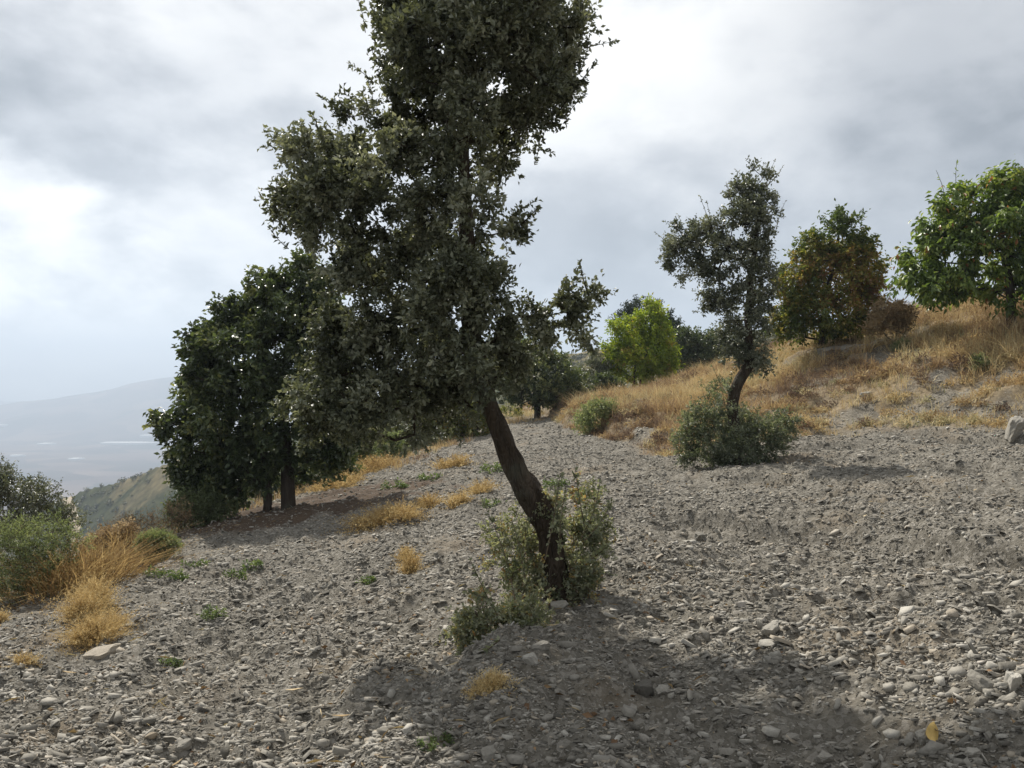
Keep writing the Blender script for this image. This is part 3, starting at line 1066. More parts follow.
    lobes = [(840, 224, 18, 14), (835, 243, 30, 16), (812, 246, 14, 14), (858, 248, 14, 14), (815, 262, 22, 18), (850, 262, 22, 20), (862, 285, 20, 18), (832, 280, 34, 24, -.3), (800, 285, 24, 22), (795, 312, 24, 20), (828, 310, 40, 20, -.4), (862, 305, 22, 14), (782, 328, 12, 12), (845, 325, 26, 12), (812, 330, 26, 10), (870, 268, 10, 12)]
    def rust(p, t, rng):
        pyv = 384 - (p[:, 2] - EYE) / d * F
        pxv = 512 + p[:, 0] / d * F
        f = 0.34 + 0.27 * np.exp(-((pyv - 290) / 26) ** 2) * sstep(pxv, 800, 850) - 0.45 * (1 - sstep(pyv, 222, 265)) - 0.18 * sstep(pyv, 300, 335)
        f = f + 0.22 * fbm(p[:, 0] * 1.3, p[:, 2] * 1.3 + p[:, 1], 9, 3)
        return f + (t - 0.5) * 0.9
    plant('turning_tree', 'cone-shaped tree with rusty brown and olive autumn leaves on the grassy bank', 'tree', b, d, [(822, 356), (822, 335), (826, 300), (834, 260), (840, 228)], [0.14, 0.10, 0.08, 0.06, 0.02],
          lobes, M_RUST, M_BARK, n_tips=420, seed=15, trunk_n=16, sides=8, start=0.2, spacing=0.4, tip_r=0.012, n_shoot=6, n_leaf=12, length=0.42, leaf=0.13, width=0.5, droop=0.4, tintf=rust)

    # ---- the bright green tree on the right
    d = 23.0
    b = on(1012, d)
    lobes = [(1012, 190, 36, 22), (975, 205, 30, 24), (945, 222, 28, 22), (955, 245, 36, 26), (1000, 235, 45, 36, -.5), (928, 262, 22, 22), (908, 278, 13, 14), (945, 285, 32, 18, -.2), (985, 278, 34, 20, .3), (1030, 215, 34, 34), (1050, 260, 40, 34), (1030, 280, 25, 16, .5), (975, 302, 10, 10), (1004, 296, 22, 12, -.7), (1060, 205, 30, 30)]
    ex = wands([(948, 215, 936, 170), (960, 205, 957, 160), (985, 190, 990, 170)], d, 0.13, 0.4, 16, 0.012, 0.7)
    def gr(p, t, rng):
        pxv = 512 + p[:, 0] / d * F
        return t * 0.9 + (rng.uniform(size=len(t)) > 0.93) * 0.35 + 0.3 * (1 - sstep(pxv, 895, 925)) * rng.uniform(size=len(t))
    plant('broadleaf_tree', 'bright green wide tree with long drooping leaves on top of the bank', 'tree', b, d, [(1012, 318), (1010, 290), (1006, 262), (1000, 225), (1005, 195)], [0.15, 0.115, 0.10, 0.07, 0.03],
          lobes, M_GREEN, M_BARK, n_tips=290, seed=17, trunk_n=16, sides=8, start=0.25, spacing=0.4, tip_r=0.012, extra=ex, n_shoot=6, n_leaf=12, length=0.38, leaf=0.19, width=0.42, droop=0.9, tintf=gr)

    # ---- lime tree in the middle and the trees behind it
    d = 44.0
    b = on(634, d)
    lobes = [(648, 312, 14, 14), (632, 330, 20, 16), (655, 335, 18, 16), (622, 352, 18, 16), (645, 355, 26, 18, -.5), (665, 358, 14, 14), (630, 372, 18, 10), (652, 374, 18, 8)]
    plant('small_tree', 'small bright yellow-green tree on the crest of the dry grass', 'tree', b, d, [(634, 394), (634, 375), (640, 350), (646, 318)], [0.10, 0.08, 0.06, 0.02], lobes, M_LIME, M_BARK,
          n_tips=260, seed=23, trunk_n=10, sides=7, start=0.15, spacing=0.6, tip_r=0.014, trunks=[([(640, 394), (641, 372), (648, 350)], [0.07, 0.06, 0.03])], n_shoot=6, n_leaf=12, length=0.5, leaf=0.17, width=0.5, droop=0.2)
    d = 60.0
    b = on(645, d)
    lobes = [(636, 309, 10, 7), (652, 308, 9, 8), (628, 316, 10, 9), (619, 322, 8, 9), (662, 320, 9, 11), (672, 328, 7, 11), (680, 334, 4, 8), (640, 330, 18, 16), (648, 350, 20, 18), (660, 360, 20, 20)]
    plant('dark_tree', 'dark green upright tree showing above the yellow-green tree', 'tree', b, d, [(645, 400), (645, 360), (645, 320)], [0.2, 0.15, 0.04], lobes, M_CONIFER, M_BARK, n_tips=200, seed=25, trunk_n=10, sides=6, start=0.2, spacing=0.8, tip_r=0.02,
          n_shoot=6, n_leaf=14, length=0.6, leaf=0.2, width=0.3, up=0.8)
    d = 52.0
    b = on(696, d)
    lobes = [(690, 345, 18, 14), (708, 350, 16, 16), (680, 360, 12, 12), (700, 365, 22, 12)]
    plant('dark_tree', 'low dark round tree behind the grass, left of the slim grey-green oak', 'tree', b, d, [(696, 392), (696, 370), (698, 350)], [0.14, 0.1, 0.03], lobes, M_DARK, M_BARK, n_tips=170, seed=26, trunk_n=8, sides=6, start=0.2, spacing=0.7, tip_r=0.02,
          n_shoot=6, n_leaf=13, length=0.55, leaf=0.18, width=0.5)
    d = 57.0
    b = on(677, d)
    lobes = [(676, 340, 7, 10), (672, 352, 9, 10), (680, 358, 8, 10)]
    plant('dark_tree', 'narrow dark pointed tree standing between the yellow-green tree and the low round one', 'tree', b, d, [(676, 390), (676, 365), (676, 335)], [0.12, 0.1, 0.03], lobes, M_CONIFER, M_BARK, n_tips=80, seed=27, trunk_n=8, sides=6, start=0.2, spacing=0.7, tip_r=0.02,
          n_shoot=6, n_leaf=13, length=0.5, leaf=0.2, width=0.3, up=0.8)
    # trees at the end of the field
    d = 37.0
    b = on(537, d)
    lobes = [(530, 358, 26, 20), (515, 378, 24, 20), (548, 375, 26, 22, -.5), (566, 385, 20, 20), (572, 398, 14, 12), (530, 395, 26, 12), (556, 400, 20, 10), (500, 360, 22, 22)]
    plant('broadleaf_tree', 'mid green tree with a dark stem at the far end of the gravel field', 'tree', b, d, [(537, 420), (537, 400), (536, 380), (532, 355)], [0.16, 0.13, 0.1, 0.03], lobes, M_DARK, M_BARK, n_tips=300, seed=33, trunk_n=10, sides=7, start=0.3, spacing=0.5, tip_r=0.015,
          n_shoot=6, n_leaf=12, length=0.45, leaf=0.16, width=0.5, tintf=lambda p, t, r: t + 0.15)
    d = 31.0
    b = on(462, d)
    lobes = [(455, 428, 16, 16), (470, 420, 16, 18), (484, 422, 10, 18), (462, 405, 20, 14), (440, 415, 14, 16)]
    plant('small_tree', 'small yellowing tree partly behind the curved oak trunk', 'tree', b, d, [(478, 452), (477, 430), (472, 405)], [0.08, 0.07, 0.02], lobes, M_RUST, M_BARK, n_tips=150, seed=34, trunk_n=8, sides=7, start=0.2, spacing=0.5, tip_r=0.012,
          n_shoot=5, n_leaf=10, length=0.4, leaf=0.14, width=0.5, tintf=lambda p, t, r: 0.28 + (t - 0.5) * 0.9)

    d = 33.0
    b = on(415, d)
    lobes = [(410, 412, 28, 20), (440, 425, 22, 16), (385, 425, 22, 18), (425, 402, 20, 14), (400, 436, 16, 10)]
    plant('broadleaf_tree', 'low dark green tree behind the crown of the leaning oak at the field edge', 'tree', b, d, [(415, 458), (414, 440), (412, 415)], [0.12, 0.1, 0.03], lobes, M_DARK, M_BARK, n_tips=220, seed=35, trunk_n=8, sides=7, start=0.2, spacing=0.5, tip_r=0.013,
          n_shoot=6, n_leaf=12, length=0.42, leaf=0.15, width=0.5)
    for k, (px_, dd_, lob_, label_, m_) in enumerate([
            (350, 25, [(350, 452, 16, 9, 0), (336, 458, 12, 9, 0), (362, 446, 10, 9, 0)], 'low olive bush between the big round tree and the golden dried clumps', M_SHRUB),
            (505, 40, [(505, 418, 14, 12, 0), (495, 425, 10, 8, 0), (518, 424, 10, 8, 0)], 'yellowish green bush just right of the curved trunk at the far field end', M_LIMEBUSH),
            (560, 41, [(560, 412, 14, 9, 0), (575, 408, 10, 9, 0)], 'dull green bush behind the stem of the far green tree', M_SHRUB),
            (440, 31, [(445, 440, 12, 9, 0), (432, 446, 10, 7, 0)], 'yellow-green bush at the field edge left of the yellowing small tree', M_LIMEBUSH)]):
        bb = on(px_, dd_)
        sh('leafy_shrub', label_, lob_, 80, m_, bb, dd_, 400 + k, 0.11, 5, 12, 0.36, width=0.45, tip_r=0.004)

    # ---- shrubs: left edge
    b = on(30, 10.6)
    lob = [(38, 540, 32, 24, 0), (15, 548, 34, 28, -.2), (50, 552, 20, 20, .1), (5, 575, 36, 24, 0), (36, 572, 28, 20, -.2), (-25, 560, 40, 36, 0), (62, 548, 14, 12, .2)]
    sh('leafy_shrub', 'broad grey-green bush in the lower left corner of the slope edge', lob, 260, M_SHRUB, b, 10.6, 41, 0.036, 6, 14, 0.2, width=0.3, up=0.5)
    b = on(25, 13.2)
    lob = [(10, 488, 26, 16, 0), (36, 503, 22, 14, 0), (54, 518, 12, 10, 0), (-15, 490, 35, 25, 0), (5, 512, 36, 18, 0), (40, 522, 36, 16, 0), (5, 478, 14, 10, 0)]
    sh('leafy_shrub', 'dull dark olive bush behind the broad grey-green one at the left edge', lob, 210, M_OAK2, b, 13.2, 42, 0.05, 6, 13, 0.25, width=0.4)
    b = ground_at(153, 562, 9, 16)
    lob = [(150, 550, 13, 11, 0), (162, 549, 12, 11, 0), (155, 545, 12, 9, 0)]
    sh('round_shrub', 'small round fresh green bush standing alone beside the dry rusty bush', lob, 110, M_SHRUB, b, b[1], 43, 0.055, 6, 14, 0.13, width=0.14, up=0.9, tintf=lambda p, t, r: t * 0.8 + .3)
    b = ground_at(112, 565, 9, 15)
    lob = [(112, 543, 16, 12, 0), (98, 550, 14, 12, 0), (126, 536, 9, 9, 0), (105, 560, 16, 12, -.2)]
    sh('dry_shrub', 'rusty orange dried-up bush next to the small round green bush', lob, 120, M_DRY, b, b[1], 44, 0.06, 5, 10, 0.16, width=0.5, tintf=lambda p, t, r: t * 0.8 + .25)
    b = on(142, 14.5)
    lob = [(140, 527, 22, 12, 0), (158, 530, 16, 12, 0), (125, 530, 14, 10, 0), (170, 520, 14, 14, .2)]
    sh('dry_shrub', 'dark reddish-brown twiggy bush behind the small round green bush', lob, 150, M_DRY, b, b[1], 45, 0.04, 5, 5, 0.24, width=0.3, tintf=lambda p, t, r: t * 0.35 - .08)
    b = on(300, 21.0)
    lob = [(305, 478, 24, 14, 0), (275, 486, 22, 12, 0), (335, 470, 18, 14, 0), (250, 490, 18, 12, 0)]
    sh('leafy_shrub', 'dark bush filling the space behind the stems of the big round tree', lob, 130, M_DARK, b, b[1], 57, 0.09, 5, 12, 0.3, width=0.5, tip_r=0.004)
    b = on(205, 16.0)
    lob = [(192, 508, 18, 14, 0), (210, 514, 16, 10, 0), (182, 514, 12, 12, 0)]
    sh('leafy_shrub', 'olive bush growing under the left side of the big round tree', lob, 130, M_SHRUB, b, b[1], 46, 0.06, 5, 12, 0.28, width=0.4, tintf=lambda p, t, r: t * 0.6)
    # shrubs behind the field
    b = ground_at(597, 432, 18, 34)
    lob = [(597, 420, 14, 14, 0), (588, 425, 10, 12, 0), (606, 415, 10, 12, 0)]
    sh('leafy_shrub', 'pale grey-green bush beside the end of the gravel track', lob, 90, M_SHRUB, b, b[1], 47, 0.09, 5, 12, 0.4, width=0.3, up=0.8, tintf=lambda p, t, r: t + 0.1)
    b = on(612, 40)
    lob = [(611, 388, 10, 9, 0), (604, 384, 8, 8, 0)]
    sh('round_shrub', 'dark round bush left of the yellow-green tree stem', lob, 70, M_DARK, b, b[1], 48, 0.13, 5, 12, 0.4, width=0.5, tip_r=0.006)
    b = on(588, 44)
    lob = [(590, 375, 16, 16, 0), (580, 390, 14, 14, 0), (600, 368, 12, 12, 0)]
    sh('leafy_shrub', 'olive bush between the far green tree and the yellow-green tree', lob, 90, M_OAK2, b, b[1], 49, 0.14, 5, 12, 0.5, width=0.5, tip_r=0.006)
    b = on(372, 27)
    lob = [(372, 450, 20, 10, 0), (390, 446, 12, 10, 0), (352, 458, 12, 10, 0)]
    sh('leafy_shrub', 'fresh green bush at the field edge, right of the big round tree', lob, 100, M_SHRUB, b, b[1], 50, 0.1, 5, 12, 0.4, width=0.4)
    b = on(420, 29)
    lob = [(418, 448, 18, 12, 0), (400, 440, 12, 14, 0), (432, 440, 12, 14, 0)]
    sh('leafy_shrub', 'grey-green bush under the lowest leaves of the leaning oak at the field edge', lob, 100, M_OAK2, b, b[1], 52, 0.1, 5, 12, 0.4, width=0.4)
    # dead straw bush below the rust tree and the bright green tree
    b = on(893, 25)
    lob = [(888, 318, 11, 12, 0), (898, 320, 9, 11, 0), (880, 328, 9, 7, 0)]
    sh('dry_shrub', 'straw-coloured dead bush between the rusty tree and the bright green tree', lob, 60, M_DRY, b, b[1], 53, 0.2, 6, 8, 0.24, width=0.07, up=0.9, tip_r=0.004, tintf=lambda p, t, r: t * 0.6 + .5)
    b = on(905, 25.5)
    lob = [(907, 318, 7, 12, 0), (903, 328, 7, 8, 0)]
    sh('dry_shrub', 'blackish twiggy bush beside the straw-coloured dead bush', lob, 45, M_DRY, b, b[1], 54, 0.1, 6, 5, 0.2, width=0.1, up=0.9, tip_r=0.007, tintf=lambda p, t, r: t * 0.1)
    b = ground_at(903, 352, 17, 30)
    lob = [(903, 347, 6, 5, 0), (898, 350, 4, 3, 0)]
    sh('leafy_shrub', 'small grey-green herb clump on the bank under the bright green tree', lob, 40, M_SHRUB, b, b[1], 55, 0.08, 5, 8, 0.18, width=0.2, up=0.9, tintf=lambda p, t, r: t + 0.25)
    b = ground_at(980, 370, 15, 30)
    lob = [(980, 365, 4, 6, 0), (984, 368, 3, 4, 0)]
    sh('leafy_shrub', 'small dull green herb clump on the bank near the right end', lob, 40, M_SHRUB, b, b[1], 56, 0.08, 5, 8, 0.18, width=0.2, up=0.9, tintf=lambda p, t, r: t + 0.1)

    # ---- dried tufts standing in the gravel
    tufts = [
        (96, 640, [(96, 626, 20, 13), (108, 620, 13, 10), (85, 630, 12, 9)], 'bright golden dried herb clump right above the long tilted stone', 0),
        (88, 612, [(88, 600, 15, 14), (95, 590, 12, 14), (78, 608, 10, 8)], 'pale golden tall dried clump below the rusty orange bush', 0.05),
        (385, 526, [(385, 514, 20, 8), (403, 509, 13, 8), (365, 520, 14, 5)], 'long golden dried clump lying right of the shadow of the big round tree', 0),
        (481, 492, [(482, 486, 9, 6), (476, 488, 6, 4)], 'small rounded golden dried clump left of the curved oak trunk', 0.0),
        (456, 508, [(456, 500, 8, 7), (462, 498, 5, 7)], 'yellowish dried clump close to the rounded golden one', 0.1),
        (430, 506, [(430, 500, 9, 6), (422, 503, 6, 4)], 'tan dried clump between two golden ones in mid field', -0.1),
        (410, 574, [(410, 562, 8, 11), (406, 552, 6, 8)], 'thin orange dried clump alone in the gravel left of the leaning oak', 0.0),
        (372, 470, [(372, 464, 14, 7), (386, 461, 10, 6), (358, 470, 10, 6)], 'pinkish tan dried clump at the far left edge of the field', -0.2),
        (335, 488, [(335, 482, 13, 6), (350, 478, 10, 6), (322, 486, 8, 4)], 'golden dried clump at the foot of the big round tree, right side', 0.0),
        (455, 466, [(458, 460, 9, 6), (444, 464, 8, 5)], 'orange tan dried clump under the yellowing small tree', -0.08),
        (108, 560, [(98, 574, 14, 8), (62, 588, 16, 7), (80, 580, 14, 8), (120, 560, 10, 7)], 'low brown dried grass clump at the foot of the broad grey-green bush', -0.35),
        (20, 662, [(24, 657, 9, 5)], 'thin straw-coloured clump low in the gravel at the left', 0.05),
        (492, 690, [(492, 680, 11, 8), (480, 686, 8, 4)], 'short straw tuft at the lower edge of the suckers of the leaning oak', 0.3),
        (3, 624, [(0, 616, 5, 7)], 'small yellow-green tuft cut by the left picture border', 0.2),
    ]
    for k, (px, py, lob, label, dt) in enumerate(tufts):
        b = ground_at(px, py, 4, 34)
        dd = b[1]
        dry_clump(label, b, [(l[0], l[1], l[2], l[3]) for l in lob], dt, 100 + k)

    # ---- small green weeds in the gravel
    weeds = [(213, 617, 9, 8, 'dark leafy green weed alone in the left part of the gravel'), (171, 665, 8, 5, 'low yellowish green weed left of centre in the gravel'),
             (157, 576, 8, 5, 'green weed just below the small round green bush'), (175, 578, 9, 5, 'green weed second to the right below the small round green bush'),
             (252, 568, 8, 6, 'dark green weed at the shadow edge under the big round tree'), (236, 576, 7, 4, 'low green weed left of the dark one under the big round tree'),
             (195, 566, 8, 4, 'flat green weed between the round green bush and the big round tree'), (366, 582, 6, 4, 'small yellow-green weed in the open gravel of mid field'),
             (492, 472, 11, 6, 'fresh green weed patch left of the curved oak trunk'), (492, 507, 8, 6, 'fresh green weed below the rounded golden clump'),
             (440, 742, 12, 6, 'low trailing green weed at the bottom of the gravel ridge'), (425, 748, 8, 4, 'small trailing green weed left of the larger one on the gravel ridge'),
             (430, 480, 10, 4, 'sparse grey-green weed beyond the dried clumps in mid field'), (395, 488, 12, 4, 'sparse pale weed beyond the long golden clump'),
             (585, 500, 12, 10, 'light green leafy weed right of the curved oak trunk'), (555, 488, 8, 9, 'light green leafy weed behind the bend of the curved oak trunk')]
    for k, (px, py, rx, ry, label) in enumerate(weeds):
        b = ground_at(px, py, 3, 34)
        dd = b[1]
        sc = dd / F
        lob = [(px, py - ry * 0.35, rx * 1.2, ry * 0.5, 0), (px + rx * 0.7, py - ry * 0.2, rx * 0.5, ry * 0.3, 0)]
        sh('weed', label, lob, int(8 + rx * ry * 0.14), M_WEED, b, dd, 200 + k, 3.6 * sc, 3, 5, 4.5 * sc, cat='weed', width=0.4, tip_r=max(0.001, 0.1 * sc), group='green weeds in the gravel', spacing=0.08)


build_trees()


# ------------------------------------------------------------------ loose stones
ST = [(0.0, (0.072, 0.066, 0.055)), (0.3, (0.176, 0.164, 0.138)), (0.6, (0.296, 0.277, 0.237)), (0.84, (0.43, 0.407, 0.355)), (0.92, (0.29, 0.225, 0.145)), (1.0, (0.56, 0.54, 0.50))]
M_STONE = attr_mat('slate_chips', ST, 0.85, 0.35, 60, 0.004)


def chips(pos, size, rng, tilt=0.72, flat=(0.06, 0.26), tint=None):
    """irregular six cornered slabs"""
    n = len(pos)
    k = 6
    th = np.arange(k) * 2 * math.pi / k + rng.uniform(-0.5, 0.5, (n, k)) + rng.uniform(0, 6.28, (n, 1))
    rr = rng.uniform(0.42, 1.12, (n, k)) * 0.5
    asp = rng.uniform(0.26, 0.75, (n, 1))
    lx = np.cos(th) * rr
    ly = np.sin(th) * rr * asp
    fl = rng.uniform(*flat, n)[:, None] * 0.5
    topz = fl * rng.uniform(0.6, 1.2, (n, k))
    botz = -fl * rng.uniform(0.6, 1.2, (n, k))
    sh = rng.uniform(0.94, 1.06, (n, 1))
    top = np.stack([lx * sh, ly * sh, topz], -1)
    bot = np.stack([lx, ly, botz], -1)
    v = np.concatenate([top, bot], 1) * size[:, None, None]
    # random spin about z and a tilt
    a = rng.uniform(0, 6.28, n)
    tl = np.abs(rng.normal(0, tilt, n))
    ax = np.stack([np.cos(a), np.sin(a), np.zeros(n)], -1)
    c, s = np.cos(tl), np.sin(tl)
    kx = np.cross(np.repeat(ax[:, None], 12, 1), v)
    kd = np.sum(ax[:, None] * v, -1, keepdims=True)
    v = v * c[:, None, None] + kx * s[:, None, None] + ax[:, None] * kd * (1 - c)[:, None, None]
    v = v + pos[:, None]
    base = np.arange(n)[:, None] * 12
    tops = (base + np.arange(6)[None])
    j = np.arange(6)
    jn = (j + 1) % 6
    q = (base[..., None] + np.stack([j, j + 6, jn + 6, jn], -1)[None]).reshape(-1, 4)
    if tint is None:
        tint = np.clip(rng.normal(0.53, 0.24, n), 0, 0.88)
        tint = np.where((rng.uniform(size=n) < 0.025) & (size < 0.05), rng.uniform(0.9, 1.0, n), tint)
    return v.reshape(-1, 3), tops, q, np.repeat(tint, 12)


def build_gravel():
    rng = np.random.default_rng(77)
    n = 740000
    # more chips per area near the path where single ones show
    u = rng.uniform(size=n)
    r0, r1, pw = 1.6, 36.0, 0.45
    r = (r0 ** pw + u * (r1 ** pw - r0 ** pw)) ** (1 / pw)
    az = np.radians(rng.uniform(-48, 48, n))
    x = r * np.sin(az)
    y = r * np.cos(az)
    s = bank_s(x, y)
    t = left_t(x, y)
    cl = fbm(x * 1.3, y * 1.3, 44, 3)
    fine = np.exp(-((x - 0.25) / 0.8) ** 2 - ((y - 4.6) / 1.5) ** 2)
    keep = (s < 0.5 + 0.6 * rng.normal(size=n)) & (t < 0.4 + 0.4 * rng.normal(size=n)) & (rng.uniform(size=n) < 0.75 + 0.9 * cl) & (rng.uniform(size=n) > 0.7 * litter_shade(x, y))
    # bare stony patches on the bank too
    pb = fbm(x * 0.9, y * 0.9, 131, 4)
    keep |= (s > 0.4) & (s < 12) & ((pb > 0.32) | (lip_bare(x, y, s) > 0.5)) & (rng.uniform(size=n) < 0.6)
    x, y, r = x[keep], y[keep], r[keep]
    n = len(x)
    size = 0.0125 * (1 - rng.uniform(size=n) * 0.988) ** (-0.5)
    size = np.clip(size, 0.011, 0.070) * (1.0 + 0.035 * r)
    size = np.where(rng.uniform(size=n) < 0.004, rng.uniform(0.08, 0.15, n), size)
    size = np.minimum(size, 0.15) * (1 - 0.5 * fine[keep] * (rng.uniform(size=n) > 0.06))
    z = height(x, y) + size * 0.12
    v, tops, q, a = chips(np.stack([x, y, z], -1), size, rng)
    me = mesh_from('gravel', v, [tops, q], False, {'tint': a})
    o = link('gravel', me, M_STONE)
    o['kind'] = 'stuff'


build_gravel()


def stone_mesh(name, L, W, H, seed, tint=0.5, bevel=0.75):
    """a rough slab: subdivided block pushed about by noise"""
    import bmesh
    bm = bmesh.new()
    bmesh.ops.create_icosphere(bm, subdivisions=4, radius=1.0)
    rng = np.random.default_rng(seed)
    pl = unit(rng.normal(size=(14, 3)) * np.array([1, 1, 0.5]))
    off = rng.uniform(0.55, 0.95, 14)
    for vtx in bm.verts:
        p = np.array(vtx.co)
        for q, o_ in zip(pl, off):              # cut flat facets
            e = p @ q - o_
            if e > 0:
                p = p - q * e * 0.92
        if abs(p[2]) > 0.55:
            p[2] = math.copysign(0.55 + (abs(p[2]) - 0.55) * 0.15, p[2])
        p = p * (1 + 0.16 * float(vnoise(p[0] * 2.3 + seed, p[1] * 2.3 + p[2] * 2, seed)) + 0.10 * float(vnoise(p[0] * 7 + p[2] * 3 + seed, p[1] * 7 + p[2] * 6, seed + 1)))
        vtx.co = (p[0] * L / 2, p[1] * W / 2, p[2] * H / 1.1)
    me = bpy.data.meshes.new(name)
    bm.to_mesh(me)
    bm.free()
    at = me.attributes.new('tint', 'FLOAT', 'POINT')
    at.data.foreach_set('value', np.full(len(me.vertices), tint, np.float32))
    return me


def build_stones():
    # (px, py of its foot, length px, height px, tint, tilt deg, heading deg, label)
    big = [
        (98, 660, 46, 13, 0.88, 28, 20, 'long tan pointed stone tilted in the gravel below the golden clump'),
        (772, 634, 30, 11, 0.62, 12, 40, 'pale blue-grey angular slab in the middle of the right gravel'),
        (770, 648, 22, 8, 0.72, 5, -20, 'light flat oval stone just below the blue-grey angular slab'),
        (742, 608, 13, 8, 0.97, 5, 0, 'whitish small stone above left of the blue-grey slab'),
        (646, 696, 27, 16, 0.12, 14, 20, 'dark upright broken slab casting a shadow in the foreground gravel'),
        (664, 694, 18, 9, 0.6, 10, 30, 'light grey chunk leaning against the dark upright slab'),
        (1018, 436, 34, 26, 0.60, 20, 60, 'large grey boulder at the foot of the bank, cut by the right border'),
        (985, 690, 34, 16, 0.42, 30, 130, 'olive-brown tilted slab in the lower right gravel'),
        (1016, 690, 22, 22, 0.80, 10, 60, 'tan blocky stone at the right border'),
        (1010, 706, 26, 10, 0.45, 8, 20, 'grey rounded stone under the tan blocky one'),
        (924, 744, 18, 15, 0.58, 30, 0, 'smooth blue-grey stone left of the fallen yellow leaf'),
        (990, 742, 18, 10, 0.42, 20, 40, 'oval dark grey stone right of the fallen yellow leaf'),
        (975, 756, 24, 8, 0.66, 6, 10, 'flat pale stone below right of the fallen yellow leaf'),
        (556, 640, 0, 0, 0, 0, 0, ''),
        (542, 650, 22, 9, 0.5, 12, 20, 'grey rounded stone at the foot of the suckers'),
        (530, 664, 22, 12, 0.74, 15, -30, 'pale stone on the plough ridge below the suckers'),
        (558, 612, 24, 12, 0.62, 10, 10, 'light stone lying against the foot of the leaning oak'),
        (583, 672, 12, 9, 0.5, 20, 0, 'round grey stone in the shade below the leaning oak'),
        (488, 760, 22, 14, 0.46, 25, 70, 'grey pointed stone on the plough ridge near the bottom'),
        (826, 764, 20, 12, 0.52, 10, 0, 'rounded grey stone in the shade at the bottom border'),
        (797, 742, 30, 8, 0.46, 6, 20, 'broad flat grey stone in the shade of the foreground'),
        (858, 351, 36, 10, 0.56, 10, 20, 'long grey rock ledge on the bank just right of the rusty tree stem'),
        (832, 354, 34, 10, 0.48, 12, -10, 'grey rock ledge on the bank at the stem of the rusty tree'),
        (878, 346, 22, 8, 0.66, 8, 10, 'small pale grey rock beside the long grey ledge on the bank'),
        (868, 398, 18, 8, 0.55, 10, 30, 'grey rock in the bare patch halfway up the bank'),
        (690, 398, 12, 8, 0.66, 10, 30, 'pale rock at the crest of the dry grass behind the slim oak'),
        (40, 700, 0, 0, 0, 0, 0, ''),
        (182, 752, 22, 10, 0.52, 20, 30, 'grey stone with a broken edge near the lower left corner'),
        (150, 740, 16, 7, 0.90, 15, 30, 'small ochre stone near the lower left corner'),
        (380, 660, 14, 8, 0.3, 10, 30, 'dark clod-like stone in the open gravel left of the suckers'),
        (700, 540, 16, 9, 0.35, 10, 80, 'dark stone on the gravel hump in mid right field'),
    ]
    k = 0
    for (px, py, lp, hp, tint, tilt, head, label) in big:
        if lp == 0:
            continue
        b = ground_at(px, py, 2.4, 36)
        sc = b[1] / F
        rng = np.random.default_rng(300 + k)
        me = stone_mesh('stone', lp * sc, lp * sc * rng.uniform(0.5, 0.8), hp * sc * 0.8, 300 + k, tint)
        o = link('stone', me, M_STONE)
        o.location = (b[0], b[1] + lp * sc * 0.2, b[2] + hp * sc * 0.25)
        o.rotation_euler = (math.radians(tilt * 0.5), math.radians(-tilt * 0.7), math.radians(head))
        tag(o, label, 'stone', 'single larger stones in the gravel')
        k += 1
    # plain loose slabs, alike
    rng = np.random.default_rng(9)
    kinds = []
    for q in range(14):
        v, tops, qd, a = chips(np.zeros((1, 3)), np.array([0.115 * rng.uniform(0.7, 1.3)]), rng, 0.12, (0.1, 0.3), np.array([rng.uniform(0.35, 0.86)]))
        kinds.append(mesh_from('flat_stone', v, [tops, qd], False, {'tint': a}))
    for m in kinds:
        m.materials.append(M_STONE)
    cnt = 0
    while cnt < 130:
        px = rng.uniform(20, 1010)
        py = rng.uniform(560, 764)
        if abs(px - 540) < 60 and py < 650:
            continue
        if px < 480 and rng.uniform() < 0.55:
            continue
        b = ground_at(px, py, 2.2, 20)
        o = bpy.data.objects.new('flat_stone', kinds[cnt % 14])
        o.location = (b[0], b[1], b[2] + 0.012)
        sc = rng.uniform(0.45, 0.95)
        o.scale = (sc, sc, sc)
        o.rotation_euler = (rng.normal(0, 0.4), rng.normal(0, 0.4), rng.uniform(0, 6.28))
        COL.objects.link(o)
        tag(o, 'loose flat grey slate stone a hand long lying among the smaller chips', 'flat stone', 'loose flat slate stones in the gravel')
        cnt += 1


build_stones()


# ------------------------------------------------------------------ dry grass
def blades(pos, hgt, rng, n_bl, spread, wid, lean=0.5, tint=None):
    n = len(pos)
    m = n * n_bl
    p = np.repeat(pos, n_bl, 0)
    a = rng.uniform(0, 6.28, m)
    rad = spread * np.sqrt(rng.uniform(size=m))
    p = p + np.stack([np.cos(a) * rad, np.sin(a) * rad, np.zeros(m)], -1)
    H = np.repeat(hgt, n_bl) * rng.uniform(0.45, 1.2, m)
    a2 = rng.uniform(0, 6.28, m)
    ln = np.abs(rng.normal(0, lean, m)) * H
    dx = np.stack([np.cos(a2) * ln, np.sin(a2) * ln, np.zeros(m)], -1)
    sx = np.stack([-np.sin(a2 + rng.normal(size=m)), np.cos(a2 + rng.normal(size=m)), np.zeros(m)], -1) * wid
    mid = p + dx * 0.35 + np.array([0, 0, 1.0]) * (H * 0.6)[:, None]
    tip = p + dx + np.array([0, 0, 1.0]) * H[:, None]
    v = np.stack([p - sx, p + sx, mid + sx * 0.8, mid - sx * 0.8, tip], 1).reshape(-1, 3)
    k = np.arange(m)[:, None] * 5
    q = k + np.array([0, 1, 2, 3])
    t = k + np.array([3, 2, 4])
    tn = np.clip(np.repeat(tint, n_bl) + rng.normal(0, 0.10, m), 0, 1)
    return v, q, t, np.repeat(tn, 5)


